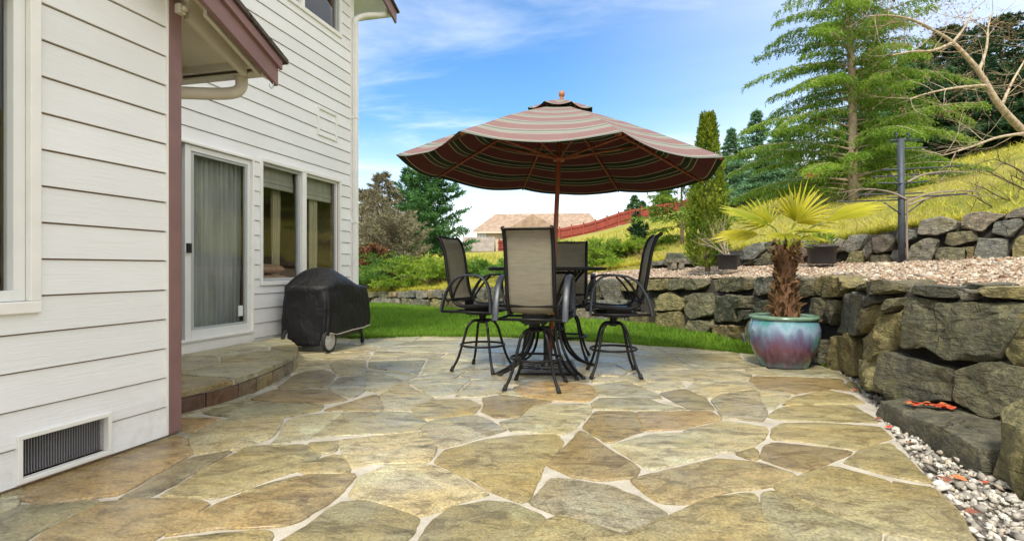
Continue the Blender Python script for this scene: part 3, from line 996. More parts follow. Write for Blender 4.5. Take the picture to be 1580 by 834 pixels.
def wall_rock(wall, sz, col, parent, depth=.34, label=None, fr=36, bulge=.05, name='boulder'):
    """sz: outline as (s, z) on the wall face"""
    if area(sz) < 0: sz = sz[::-1]
    ln = sum((Vector(sz[i])-Vector(sz[i-1])).length for i in range(len(sz)))
    n = max(24, min(110, int(ln/.035)))
    poly = resample(chaikin(sz, 1, .025), n)
    cs = sum(p[0] for p in poly)/n; cz = sum(p[1] for p in poly)/n
    seed = rk.uniform(0, 50); ta, tb_ = rk.uniform(-.10, .10), rk.uniform(-.12, .05)
    size = math.sqrt(abs(area(poly)))
    bul = min(bulge, size*.16)
    # front face: a tilted plane cut by a few random facets, like split rock
    rad = size*.5; fac = []
    for _ in range(rk.randint(2, 4)):
        th = rk.uniform(0, 6.283); sl_ = rk.uniform(.25, 1.3); fac.append((math.cos(th)*sl_, math.sin(th)*sl_, -sl_*rad*rk.uniform(.70, 1.05)))
    prof = [(.90, depth), (.985, depth*.6), (1.0, depth*.3), (1.0, .07), (1.0, .02), (.995, .0), (.978, -.012), (.93, -.014), (.82, -.014), (.72, -.014), (.60, -.014), (.47, -.014), (.33, -.014), (.17, -.014)]
    rings = []
    off = rk.uniform(-.02, .025)
    def pt(s, z, d):
        q = wall.p(s); nn = wall.n(s)
        dd = d + off
        if d < .1:
            dd += (s-cs)*ta + (z-cz)*tb_
            for fa, fb_, fc in fac: dd = max(dd, d + off + min(.09, fa*(s-cs) + fb_*(z-cz) + fc))
        if d < .02: dd -= bul*.35
        return Vector((q.x - nn.x*dd, q.y - nn.y*dd, z))
    for sc, d in prof:
        rings.append([pt(cs+(p[0]-cs)*sc, cz+(p[1]-cz)*sc, d) for p in poly])
    rings.append(pt(cs, cz, -.014))
    me = rock_mesh(rings, RC[col], seed, crag=min(.026, .010+size*.03), grain=2.8/max(.3, min(.8, size)))
    o = link(bpy.data.objects.new(name, me), parent)
    if label: o['label'] = label
    return o

LW = Wall(WB); LW.sign = -1
UW = Wall(UB); UW.sign = 1
lower = empty('retaining_wall', (0, 0, 0), 0, 'mossy grey-green boulder retaining wall curving from the lawn to the stone step beside the patio', 'stone wall')
upper = empty('retaining_wall', (0, 0, 0), 0, 'upper dry stone wall of grey rocks at the back of the wood chip terrace, under the grassy slope', 'stone wall')

def trace(wall, off, s, pts, zmin=-.04, zmax=None):
    out = []
    for x, y in pts:
        r = wall.hit(off[0]+x/s, off[1]+y/s)
        if r is None: return None
        z = max(zmin, r[1])
        if zmax is not None: z = min(zmax, z)
        out.append((r[0], z))
    return out
E_ = ((980, 380), 4.169); F_ = ((1200, 380), 3.792); S_ = ((980, 380), 1.8367); G_ = ((1000, 150), 2.724)
LOWER = [
 (E_,'y',[(-150,225),(80,218),(80,285),(-140,290)]),
 (E_,'y',[(85,215),(210,212),(213,275),(82,284)]), (E_,'g',[(216,213),(310,203),(315,272),(217,280)]), (E_,'g',[(320,212),(440,203),(455,240),(420,275),(322,284)]),
 (E_,'g',[(470,218),(620,196),(735,200),(722,272),(620,288),(478,290)]), (E_,'b',[(738,268),(795,196),(930,186),(938,250),(860,310),(760,312)]),
 (E_,'y',[(95,330),(220,290),(300,338),(332,372),(290,410),(118,412)]), (E_,'g',[(335,410),(372,305),(470,295),(502,370),(482,440),(370,466),(338,430)]),
 (E_,'g',[(490,482),(517,320),(640,310),(830,345),(785,400),(662,402),(662,482)]), (E_,'g',[(312,322),(352,308),(358,352),(345,368)]),
 (E_,'d',[(672,480),(676,412),(790,410),(770,455),(700,470)]), (E_,'g',[(792,418),(852,340),(882,350),(872,418)]), (E_,'y',[(888,440),(892,328),(942,310),(952,440)]),
 (E_,'r',[(-190,430),(-80,425),(-85,495),(-190,490)]),(E_,'r',[(-75,428),(72,425),(66,505),(-75,497)]), (E_,'y',[(105,515),(112,430),(280,420),(292,530),(200,532)]), (E_,'g',[(300,530),(332,475),(470,475),(480,520),(440,590),(370,570)]),
 (E_,'r',[(470,505),(690,510),(682,625),(470,590)]), (E_,'b',[(687,612),(702,555),(722,560),(727,630)]), (E_,'g',[(712,475),(762,470),(790,640),(742,640)]),
 (F_,'g',[(-120,330),(20,300),(60,470),(-90,520)]), (F_,'g',[(60,440),(180,420),(200,560),(80,600)]), (F_,'g',[(-60,540),(70,520),(80,690),(-20,690)]), (F_,'g',[(90,610),(265,540),(262,690),(100,700)]),
 (F_,'g',[(40,190),(180,190),(190,290),(60,300)]),
 (F_,'y',[(190,187),(330,172),(430,208),(440,240),(332,292),(195,287)]), (F_,'g',[(442,240),(520,203),(524,232),(470,252)]), (F_,'g',[(500,268),(530,215),(640,200),(692,222),(692,262),(620,277)]),
 (F_,'d',[(740,262),(770,222),(900,230),(1042,238),(1002,302),(880,287)]), (F_,'v',[(1048,270),(1090,238),(1142,260),(1110,312),(1068,302)]), (F_,'d',[(1090,230),(1120,213),(1152,225),(1130,242)]),
 (F_,'y',[(1150,252),(1200,232),(1450,240),(1450,318),(1250,288)]),
 (F_,'g',[(188,390),(200,303),(300,298),(262,442),(225,455)]), (F_,'d',[(268,445),(310,320),(377,313),(352,380),(300,462)]), (F_,'b',[(355,505),(370,380),(410,288),(460,258),(492,290),(482,380),(452,517)]),
 (F_,'d',[(486,345),(500,290),(560,285),(570,320),(520,360)]),
 (F_,'y',[(460,480),(475,420),(560,332),(602,300),(602,350),(562,430),(490,517)]), (F_,'g',[(600,372),(640,310),(694,303),(682,350),(602,387)]),
 (F_,'y',[(490,662),(500,560),(570,480),(592,390),(692,378),(662,500),(640,592),(540,672)]), (F_,'y',[(662,582),(720,278),(746,280),(702,590)]),
 (F_,'g',[(704,590),(752,285),(850,290),(1020,330),(1330,326),(1450,345),(1440,480),(1335,600),(1310,655),(1200,672),(1000,652),(850,590)]),
 (F_,'y',[(272,690),(290,525),(430,518),(442,560),(452,760),(350,750)]), (F_,'y',[(472,790),(520,670),(600,648),(592,850),(540,850)]),
 (S_,'d',[(690,432),(712,300),(800,318),(908,345),(908,438),(690,440)]), (S_,'g',[(912,432),(922,350),(1000,322),(1120,345),(1130,450),(1022,492),(932,452)]),
 (S_,'y',[(1048,300),(1100,185),(1200,160),(1200,350),(1110,355),(1070,338)]),
]
bigl = {41: 'largest flat-faced boulder above the stone step'}
for i, ((off, s), c, pts) in enumerate(LOWER):
    sz = trace(LW, off, s, pts)
    if sz is None: continue
    wall_rock(LW, sz, c, lower, depth=.36, bulge=.06)
# rocks further left along the lawn and out of frame to the right, in rough courses
def auto_rocks(wall, s0, s1, ztop, cols, parent, r, n=3):
    zs = 0
    for lev in range(n):
        s = s0 + r.uniform(-.2, .1)
        while s < s1:
            H = ztop(s); w = r.uniform(.4, .85)*(.7 if lev == n-1 else 1)
            z0, z1 = H*lev/n, H*(lev+1)/n
            j = lambda a=.05: r.uniform(-a, a)
            hh = (z1-z0)
            poly = [(s+.02+j(.03), z0+.012+j(.2)*hh*.5), (s+w*.5, z0+.01+j(.2)*hh*.4), (s+w-.02+j(.03), z0+.012+j(.2)*hh*.5), (s+w-.015+j(.03), z1-.012+j(.2)*hh*.5), (s+w*.45, z1-.005+j(.2)*hh*.4), (s+.02+j(.03), z1-.012+j(.2)*hh*.5)]
            if lev == 0: poly = [(a, -.04 if k < 3 else b) for k, (a, b) in enumerate(poly)]
            wall_rock(wall, poly, r.choice(cols), parent, bulge=.07)
            s += w + .015
def zt(line, zz, wall):
    def f(s):
        i = 0
        while i < len(wall.L)-2 and s > wall.L[i+1]: i += 1
        t = (s-wall.L[i])/(wall.L[i+1]-wall.L[i]); return zz[i]+(zz[i+1]-zz[i])*t
    return f
lz = zt(WB, WZ, LW)
ra = random.Random(8)
s3 = LW.hit(944, 450)[0]
auto_rocks(LW, LW.L[1], s3-.3, lz, 'gyrbvg', lower, ra, 2)
auto_rocks(LW, LW.hit(1600, 480)[0]+.22, LW.L[14], lz, 'gydb', lower, ra, 3)
# earth bank behind the rocks, gap shade put into its near-black colour
def bank(wall, zz0, zz1, parent, back=.10):
    mb = MB(); lo_, hi_, hb = [], [], []
    N = 120; f0 = zt(None, zz0, wall); f1 = zt(None, zz1, wall)
    for k in range(N+1):
        s = wall.L[-1]*k/N; q = wall.p(s); n_ = wall.n(s)
        b = q - n_*back; b2 = q - n_*(back+.45)
        lo_.append((b.x, b.y, f0(s)-.08)); hi_.append((b.x, b.y, f1(s)-.07)); hb.append((b2.x, b2.y, f1(s)-.05))
    mb.grid([lo_, hi_, hb]); return mb.build('soil_bank', M_SOIL, parent)
bank(LW, [0]*len(WZ), WZ, lower)
bank(UW, UZ0, UZ1, upper)

UPPER = [
 ('b',[(375,662),(400,630),(480,608),(502,640),(440,682),(380,682)]), ('d',[(482,616),(558,598),(558,650),(512,652)]), ('d',[(388,702),(400,686),(562,665),(562,702)]),
 ('g',[(440,680),(505,645),(560,655),(560,668),(440,685)]),
 ('b',[(570,620),(660,600),(670,660),(575,690)]), ('v',[(680,600),(800,590),(812,640),(690,690)]),
 ('v',[(810,642),(850,578),(912,573),(892,630),(850,657)]), ('y',[(830,702),(852,650),(912,640),(900,702)]), ('v',[(945,642),(950,588),(1012,573),(1042,600),(1022,640),(960,657)]),
 ('b',[(905,640),(940,600),(944,650),(915,690)]),('g',[(913,702),(940,662),(1000,660),(1042,702)]), ('b',[(1040,602),(1060,548),(1112,558),(1122,590),(1052,622)]), ('v',[(1128,572),(1150,513),(1230,498),(1302,518),(1292,555),(1200,582)]),
 ('b',[(1078,702),(1100,622),(1180,585),(1222,600),(1202,660),(1190,702)]), ('b',[(1022,700),(1028,645),(1085,628),(1072,702)]),('v',[(1308,552),(1320,498),(1400,478),(1502,490),(1452,520),(1400,562)]), ('g',[(1196,698),(1222,630),(1330,625),(1330,692)]),
 ('g',[(1243,612),(1260,570),(1372,558),(1382,600),(1280,625)]), ('b',[(1368,690),(1387,590),(1512,595),(1502,685)]), ('b',[(1443,572),(1460,525),(1562,508),(1580,530),(1522,590)]),
 ('y',[(1530,690),(1542,592),(1600,570),(1600,690)]), ('v',[(1500,507),(1530,473),(1600,455),(1600,505)]), ('r',[(1335,695),(1338,630),(1368,628),(1362,692)]),
 ('d',[(60,705),(70,655),(140,655),(145,700)]), ('b',[(10,705),(15,690),(60,685),(60,705)]), ('b',[(145,700),(150,660),(185,655),(190,700)]), ('d',[(75,668),(100,655),(150,658),(140,690)]),
]
for c, pts in UPPER:
    sz = trace(UW, G_[0], G_[1], pts, zmin=.95)
    if sz: wall_rock(UW, sz, c, upper, depth=.3, bulge=.06)
# right-hand continuation out of frame
uz0, uz1 = zt(None, UZ0, UW), zt(None, UZ1, UW)
sU = UW.hit(1580, 380)[0]
s = .1
while s < sU-.25:
    w = min(ra.uniform(.5, .8), sU-s+.02); a, b = uz0(s+w/2), uz1(s+w/2)
    wall_rock(UW, [(s,a-.05),(s+w-.03,a-.05),(s+w-.02,(a+b)/2),(s+.02,(a+b)/2+.02)], ra.choice('bgv'), upper)
    wall_rock(UW, [(s+.05,(a+b)/2+.03),(s+w-.02,(a+b)/2+.02),(s+w-.05,b),(s,b-.02)], ra.choice('bgv'), upper); s += w

# the low slab step and the boulder at its right end
def block_rock(name, base, z0, z1, col, parent, tilt=(0, 0), crag=.02, label=None, top_scale=.97):
    n = max(32, int(sum((Vector(base[i])-Vector(base[i-1])).length for i in range(len(base)))/.04))
    if area(base) < 0: base = base[::-1]
    poly = resample(chaikin(base, 1, .05), n); cx = sum(p[0] for p in poly)/n; cy = sum(p[1] for p in poly)/n
    rings = []
    H = z1-z0
    for sc, z in [(.92, z0), (1.0, z0+H*.1), (1.01, z0+H*.4), (1.0, z0+H*.7), (top_scale+.015, z1-.02), (top_scale, z1-.004), (top_scale*.9, z1), (top_scale*.75, z1), (top_scale*.55, z1), (top_scale*.3, z1)]:
        rings.append([(cx+(p[0]-cx)*sc, cy+(p[1]-cy)*sc, z+((p[0]-cx)*tilt[0]+(p[1]-cy)*tilt[1])*(z-z0)/H) for p in poly])
    rings.append((cx, cy, z1))
    me = rock_mesh(rings, RC[col], rk.uniform(0, 50), crag, 4.0)
    o = link(bpy.data.objects.new(name, me), parent)
    if label: o['label'] = label
    return o
step = block_rock('stone_step', [(2.56,3.95),(2.86,3.95),(3.06,3.3),(2.95,2.75),(2.36,2.80),(2.46,3.35)], -.05, .115, 'd', None, crag=.022)
tag(step, 'low dark slab step with red leaves at its back edge, set into the boulder wall', 'stone step')
bl = block_rock('boulder', [(2.40,2.76),(2.75,2.82),(3.05,2.6),(2.95,2.2),(2.5,1.95),(2.22,2.25)], -.06, .47, 'y', None, tilt=(.35, .15), crag=.06, top_scale=.72)
tag(bl, 'yellowish leaning boulder at the right end of the low dark slab step, above the gravel', 'boulder')
bl2 = block_rock('boulder', [(3.0,2.62),(3.4,2.75),(3.5,2.3),(3.1,2.1)], -.05, .80, 'y', lower, crag=.05, top_scale=.8)
# mossy pebble heap stones on the wall head
# ================================================================== HOUSE
YAW = math.atan(222/860)
HC, HS = math.cos(YAW), math.sin(YAW)
H0 = Vector((-4.0, 5.0, 0))               # house origin in wall coordinates (n outwards, a along)
def hw(n, a, z=0.0):
    """wall coordinates -> world"""
    return Vector((n*HC + a*HS, -n*HS + a*HC, z))
house = empty('house', hw(H0.x, H0.y), -YAW, 'white lap-sided two storey house with mauve trim at the edge of the flagstone patio', 'house')
def hb():
    m = MB(); m.off = -H0; return m

def mat_siding():
    m, nt, out = mat_new('painted_siding'); h = NT(nt)
    g1 = h.coord('Object', (3, .55, 7)); 
    n1 = h.noise(g1, 5.0, 8, .62, 1.2)
    wv = h.noise(h.coord('Object', (2, .9, 26)), 3.2, 6, .6, 1.0)
    dirt = h.noise(h.coord('Object', (1, .8, 1.4)), 1.4, 6, .6)
    c = h.ramp(dirt, [(.3, (.78,.785,.78)), (.7, (.85,.855,.855))])
    c = h.mix(h.rng(wv, .58, .74, 0, .30), c, (.62,.60,.55))
    gi = h.n.new('ShaderNodeNewGeometry'); c = h.mix(1.0, c, h.ramp(gi.outputs['Random Per Island'], [(0,(.93,.93,.925)),(1,(1,1,1))]), 'MULTIPLY')
    sz_ = h.n.new('ShaderNodeSeparateXYZ'); h.l.new(h.coord('Object'), sz_.inputs[0])
    spl = h.math('MULTIPLY', h.rng(sz_.outputs[2], .0, .42, 1, 0, True), h.rng(h.noise(h.coord('Object'), 9, 7, .7), .45, .65, 0, .30))
    c = h.mix(spl, c, (.46,.40,.30))
    hg = h.math('ADD', h.math('MULTIPLY', wv, 1.0), h.math('MULTIPLY', n1, .5))
    h.bsdf(out, c, .55, 0, h.bump(hg, .38, .007), .4); return m
M_SIDE = mat_siding()
M_TRIM = plain('white_trim', (.80,.79,.75), .42, 0, .05, 6, .05)
M_MAUVE = plain('mauve_trim', (.215,.122,.115), .55, 0, .12, 5, .15)
M_BEIGE = plain('beige_trim', (.56,.52,.43), .55, 0, .06, 6, .05)
M_SOFF = plain('soffit_paint', (.62,.57,.46), .7, 0, .08, 4, .1)
M_SHING = plain('roof_shingle', (.075,.058,.050), .9, 0, .5, 30, .8)
M_INNER = plain('room_wall', (.32,.22,.14), .8, 0, .1, 3)
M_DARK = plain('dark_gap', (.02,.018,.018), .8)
M_VINYL = plain('vinyl_frame', (.74,.75,.73), .35, 0, .03, 5)
M_GREYV = plain('grey_frame', (.42,.45,.44), .4, 0, .05, 5)
M_BLACK = plain('black_plastic', (.018,.018,.02), .4, 0, .2, 20)
def mat_glass(name='window_glass', tint=(.93,.945,.935)):
    m, nt, out = mat_new(name); h = NT(nt)
    tr = h.n.new('ShaderNodeBsdfTransparent'); tr.inputs[0].default_value = (*tint, 1)
    gl = h.n.new('ShaderNodeBsdfGlossy'); gl.inputs['Roughness'].default_value = .015; gl.inputs[0].default_value = (.95,.97,.96,1)
    n = h.noise(h.coord('Object'), 1.2, 2); nm = h.bump(n, .04, .02); h.l.new(nm, gl.inputs['Normal'])
    fr = h.n.new('ShaderNodeFresnel'); fr.inputs[0].default_value = 1.5
    mx = h.n.new('ShaderNodeMixShader'); g_ = h.n.new('ShaderNodeNewGeometry'); h.l.new(h.math('MULTIPLY', h.math('MULTIPLY', fr.outputs[0], 1.25), h.math('SUBTRACT', 1.0, g_.outputs['Backfacing'])), mx.inputs[0])
    h.l.new(tr.outputs[0], mx.inputs[1]); h.l.new(gl.outputs[0], mx.inputs[2]); h.l.new(mx.outputs[0], out.inputs['Surface']); return m
M_GLASS = mat_glass()

BOARD = .1772; Z0 = .017
NN, NM = -2.90, -4.68                     # faces of the projecting wall and of the main wall
def siding(mb, axis, face, lo, hi, z0, z1, holes, clip=None):
    """lap boards on a wall. axis 'a': wall runs along a at n=face; 'n': runs along n at a=face"""
    holes = [(a-.012, b+.012, c-.012, d+.012) for a, b, c, d in holes]
    k = 0
    while True:
        zb = Z0 + k*BOARD; zt_ = zb + BOARD; k += 1
        if zb >= z1: break
        if zt_ <= z0: continue
        cuts = sorted({zb, min(zt_, z1)} | {z for h_ in holes for z in (h_[2], h_[3]) if zb < z < zt_})
        for ci in range(len(cuts)-1):
            ca, cb = cuts[ci], cuts[ci+1]
            if cb-ca < .004: continue
            ivs = [(lo, hi)]
            for (ha, hb_, hz0, hz1) in holes:
                if hz0 < cb-.001 and hz1 > ca+.001:
                    nv = []
                    for p, q in ivs:
                        if hb_ <= p or ha >= q: nv.append((p, q)); continue
                        if ha > p: nv.append((p, ha))
                        if hb_ < q: nv.append((hb_, q))
                    ivs = nv
            for p, q in ivs:
                if clip: q = min(q, clip(ca))

                if q-p < .01: continue
                # long runs are butt-jointed from several boards
                fb = .021 - .012*(ca-zb)/BOARD; ft = .021 - .012*(cb-zb)/BOARD
                if cb >= zt_-1e-6: cb = zt_-.0085
                pr = [(0, ca), (fb, ca), (ft, cb), (0, cb)]
                if axis == 'a': r0 = [(face+x, p, z) for x, z in pr]; r1 = [(face+x, q, z) for x, z in pr]
                else: r0 = [(p, face+x, z) for x, z in pr]; r1 = [(q, face+x, z) for x, z in pr]
                mb.prism(None, r0, r1)

# ---- openings
DOOR = (3.86, 5.66, .285, 2.33)
WIN = (5.84, 7.55, .875, 2.34)
UWIN = (5.75, 7.56, 4.60, 5.45)
NWIN = (.70, 1.985, .875, 2.35)
VENT = (1.955, 2.375, .045, .228)
m = hb()
siding(m, 'a', NM, 2.86, 7.96, .12, 6.6, [DOOR, WIN, UWIN], clip=lambda z: 7.96 if z < 5.55 else 7.96-(z-5.55)/.43)
m.build('wall', M_SIDE, house)
m = hb()
NCLIP = lambda z: 2.765 if z < 2.72 else min(2.765, 2.857-(z-2.76)/.43)
siding(m, 'a', NN, -3.2, 2.765, 0, 4.6, [NWIN, VENT], clip=NCLIP)
siding(m, 'n', 2.857, -4.66, -2.99, 0, 2.7, [])
m.build('wall', M_SIDE, house)
m = hb(); siding(m, 'n', 7.96, -11, -4.70, 0, 5.5, []); m.build('wall', M_SIDE, house)
# sheathing behind the boards (thick walls round the openings)
def sheath(face, lo, hi, z0, z1, holes, th=.14):
    mb = hb(); xs = sorted({lo, hi} | {v for h_ in holes for v in h_[:2]}); zs = sorted({z0, z1} | {v for h_ in holes for v in h_[2:]})
    for i in range(len(xs)-1):
        for j in range(len(zs)-1):
            cx, cz = (xs[i]+xs[i+1])/2, (zs[j]+zs[j+1])/2
            if any(h_[0] < cx < h_[1] and h_[2] < cz < h_[3] for h_ in holes): continue
            mb.box2((face-th, xs[i], zs[j]), (face-.002, xs[i+1], zs[j+1]))
    return mb
sheath(NM, 2.87, 7.95, 0, 5.5, [DOOR, WIN, UWIN]).build('wall_sheathing', M_INNER, house)
sheath(NN, -3.2, 2.845, 0, 2.68, [NWIN, VENT]).build('wall_sheathing', M_INNER, house)
# rooms
def room(n0, n1, a0, a1, z0, z1, name='room'):
    mb = hb(); th = .05
    mb.box2((n0, a0, z0-th), (n1, a1, z0)); mb.box2((n0, a0, z1), (n1, a1, z1+th))
    mb.box2((n0-th, a0, z0), (n0, a1, z1)); mb.box2((n0, a0-th, z0), (n1, a0, z1)); mb.box2((n0, a1, z0), (n1, a1+th, z1))
    return mb.build(name, M_INNER, house)
room(-9.0, NM-.145, 2.95, 7.85, .22, 2.55); room(-9.0, NM-.145, 2.95, 7.85, 2.85, 5.46); room(-4.6, NN-.145, -3.1, 2.8, .22, 2.62)

def frame(mb, face, o, w, proud, dep=.05, sill=0):
    a0, a1, z0, z1 = o
    mb.box2((face-dep, a0-w, z1), (face+proud, a1+w, z1+w)); mb.box2((face-dep, a0-w, z0-w-sill), (face+proud+sill*.5, a1+w, z0))
    mb.box2((face-dep, a0-w, z0), (face+proud, a0, z1)); mb.box2((face-dep, a1, z0), (face+proud, a1+w, z1))
def pane(name, n, a0, a1, z0, z1, parent, mat=None):
    mb = hb(); mb.box2((n-.006, a0, z0), (n, a1, z1)); return mb.build(name, mat or M_GLASS, parent)

# ---- sliding door: outer frame, sliding leaf slid open a little, fixed leaf with glass
m = hb(); frame(m, NM, (3.86,5.645,.30,2.315), .028, .045)
door = m.build('sliding_door', M_TRIM, house, bevel=.004)
m = hb(); D0, D1 = 4.69, 5.645
for a0, a1, z0, z1 in ((D0,D0+.075,.30,2.31),(D1-.05,D1,.30,2.31),(D0+.075,D1-.05,2.25,2.31),(D0+.075,D1-.05,.30,.385)):
    m.box2((NM-.035, a0+.001, z0+.001), (NM+.012, a1-.001, z1-.001))
leaf = m.build('door_leaf', M_VINYL, door, bevel=.003)
m = hb(); m.box2((NM-.03,D0+.076,.386),(NM+.0,D0+.125,2.249)); m.box2((NM-.03,D1-.075,.386),(NM+.0,D1-.052,2.249)); m.box2((NM-.03,D0+.125,2.225),(NM,D1-.075,2.249)); m.box2((NM-.03,D0+.125,.386),(NM,D1-.075,.41))
m.build('screen_frame', M_GREYV, door)
pane('glass', NM-.02, D0+.12, D1-.07, .40, 2.23, door)
m = hb(); m.box2((NM+.012,D0+.012,1.19),(NM+.04,D0+.062,1.29)); m.box2((NM+.04,D0+.03,1.21),(NM+.05,D0+.045,1.27)); m.build('handle', M_BLACK, door, bevel=.004)
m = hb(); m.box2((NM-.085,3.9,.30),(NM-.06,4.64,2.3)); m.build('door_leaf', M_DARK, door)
m = hb(); m.box2((NM+.002,5.45,.48),(NM+.006,5.52,.60)); m.build('pet_sticker', M_VINYL, door)
m = hb(); m.box2((NM-.03,3.80,.155),(NM+.024,5.70,.248)); m.build('door_skirt', M_TRIM, house, bevel=.004)
# ---- big window
m = hb(); frame(m, NM, WIN, .045, .034, .06, .008)
m.box2((NM-.06, 6.63, WIN[2]), (NM+.030, 6.72, WIN[3]))
win = m.build('window', M_TRIM, house, bevel=.004)
def sash(parent, face, a0, a1, z0, z1, w=.035, mat=None, dep=(.055, .012)):
    m = hb()
    m.box2((face-dep[0],a0,z0),(face-dep[1],a0+w,z1)); m.box2((face-dep[0],a1-w,z0),(face-dep[1],a1,z1)); m.box2((face-dep[0],a0+w,z0),(face-dep[1],a1-w,z0+w)); m.box2((face-dep[0],a0+w,z1-w),(face-dep[1],a1-w,z1))
    s_ = m.build('sash', mat or M_GREYV, parent, bevel=.002)
    pane('pane', face-.035, a0+w*.8, a1-w*.8, z0+w*.8, z1-w*.8, parent)
sash(win, NM, WIN[0]+.002, 6.628, WIN[2]+.002, WIN[3]-.002); sash(win, NM, 6.722, WIN[1]-.002, WIN[2]+.002, WIN[3]-.002, .03, M_VINYL)
# ---- upper window
m = hb(); frame(m, NM, UWIN, .05, .034, .06, .008); m.box2((NM-.06,6.60,UWIN[2]),(NM+.030,6.68,UWIN[3]))
uw = m.build('window', M_TRIM, house, bevel=.004)
sash(uw, NM, UWIN[0]+.002, 6.598, UWIN[2]+.002, UWIN[3]-.002); sash(uw, NM, 6.682, UWIN[1]-.002, UWIN[2]+.002, UWIN[3]-.002)
# ---- near window
m = hb(); frame(m, NN, NWIN, .05, .036, .06, .006); nw = m.build('window', M_TRIM, house, bevel=.005)
sash(nw, NN, NWIN[0]+.002, NWIN[1]-.002, NWIN[2]+.002, NWIN[3]-.002, .05, M_VINYL, (.06, -.004))
# ---- crawl space vent
m = hb(); frame(m, NN, VENT, .022, .034, .03); vt = m.build('vent', M_TRIM, house, bevel=.003)
m = hb()
k = VENT[0]+.006
while k < VENT[1]-.005: m.box2((NN-.030,k,VENT[2]+.001),(NN-.022,k+.004,VENT[3]-.001)); k += .013
m.build('grille', plain('vent_mesh', (.20,.20,.21), .6), vt)
m = hb(); m.box2((NN-.09,VENT[0],VENT[2]-.02),(NN-.07,VENT[1],VENT[3]+.02)); m.build('backing', plain('vent_dark', (.06,.06,.065), .9), vt)
# ---- blank framed panel on the wall
m = hb(); frame(m, NM+.012, (7.02,7.45,2.97,3.31), .035, .022, .03); m.build('panel_frame', M_TRIM, house, bevel=.003)
# ---- corner boards
m = hb(); m.box2((NN-.05,2.768,.02),(NN+.03,2.857,2.72)); m.box2((NN-.12,2.857,.02),(NN-.002,2.882,2.72)); m.build('corner_board', M_MAUVE, house, bevel=.003)
m = hb(); m.box2((NN,2.756,.02),(NN+.024,2.7675,2.74)); m.build('corner_bead', M_TRIM, house)
m = hb(); m.box2((NM-.05,7.87,.05),(NM+.026,7.965,5.5)); m.build('corner_board', M_TRIM, house, bevel=.003)
# ---- downspout of the main roof, on the corner
m = hb(); d0 = Vector((NM+.065, 7.98, 0))
m.box2((NM+.028,7.90,.1),(NM+.10,7.985,4.93))
ds = m.build('downspout', M_TRIM, house, bevel=.012)
m = hb(); m.tube(smooth_path([(NM+.064,7.943,4.90),(NM+.07,7.95,4.98),(NM+.16,8.10,5.10),(NM+.30,8.38,5.22),(NM+.33,8.46,5.30),(NM+.33,8.47,5.42)], 5), .042, 10); m.build('elbow', M_TRIM, ds)
for z in (1.75, 3.4):
    m = hb(); m.box2((NM+.020,7.888,z),(NM+.104,7.994,z+.03)); m.build('strap', M_TRIM, ds)
# ---- near roof over the projecting wall (gable rake faces the patio)
SL = .43
def rz(a): return 2.345 + SL*(3.475-a)     # underside line of the rake board
RIDGE = -1.0
def slope_slab(mb, n0, n1, a0, a1, zf, t0, t1):
    mb.prism(None, [(n0,a0,zf(a0)+t0),(n0,a1,zf(a1)+t0),(n0,a1,zf(a1)+t1),(n0,a0,zf(a0)+t1)], [(n1,a0,zf(a0)+t0),(n1,a1,zf(a1)+t0),(n1,a1,zf(a1)+t1),(n1,a0,zf(a0)+t1)])
m = hb(); slope_slab(m, -2.675, -2.64, RIDGE, 3.475, rz, 0, .175); rake = m.build('rake_board', M_MAUVE, house, bevel=.003)
m = hb(); slope_slab(m, -2.6395, -2.615, RIDGE, 3.49, rz, .125, .19); m.build('rake_trim', M_MAUVE, house, bevel=.002)
m = hb(); slope_slab(m, -4.64, -2.676, RIDGE, 3.44, rz, .145, .172); m.build('soffit', M_SOFF, house)
m = hb()
for i in range(24):
    a1 = 3.53 - i*.19; a0 = a1-.21
    zf = lambda a, i=i: rz(a)
    slope_slab(m, -4.62, -2.595, a0, a1, zf, .195+.004*(i % 2), .215+.012)
m.build('roof', M_SHING, house)
m = hb(); slope_slab(m, -2.75+.0, -2.72, 2.9, 3.396, rz, .02, .144); m.build('rafter_tail', M_BEIGE, house)
for n_ in (-2.86, -3.42, -3.98, -4.5):
    m = hb(); m.prism(None, *[[(n_+dn,2.885,rz(2.885)+.0),(n_+dn,3.395,rz(3.395)+.03),(n_+dn,3.395,rz(3.395)+.144),(n_+dn,2.885,rz(2.885)+.144)] for dn in (-.02,.02)]); m.build('rafter_tail', M_BEIGE, house)
m = hb(); m.box2((-4.62,3.398,2.47),(-2.678,3.43,2.60)); m.box2((-4.62,3.432,2.44),(-2.68,3.53,2.455)); m.box2((-4.62,3.515,2.455),(-2.68,3.53,2.56)); m.build('gutter', M_BEIGE, house, bevel=.004)
m = hb(); m.tube(smooth_path([(-2.96,3.48,2.445),(-2.96,3.48,2.37),(-2.99,3.44,2.315),(-3.10,3.34,2.285),(-3.25,3.05,2.22),(-3.35,2.93,2.18),(-3.36,2.925,2.05),(-3.36,2.925,.1)], 6), .043, 10); m.build('downspout', M_BEIGE, house)
m = hb(); m.box2((NN+.03,2.80,2.60),(NN+.075,2.85,2.66)); m.box2((NN+.075,2.81,2.615),(NN+.10,2.84,2.645)); m.build('bracket', M_BEIGE, house, bevel=.006)
m = hb(); m.tube(smooth_path([(-2.655,3.44,2.375),(-2.655,3.44,2.335),(-2.655,3.425,2.315),(-2.655,3.405,2.32),(-2.655,3.40,2.34)], 4), .004, 6); m.build('hook', M_GREYV, rake)
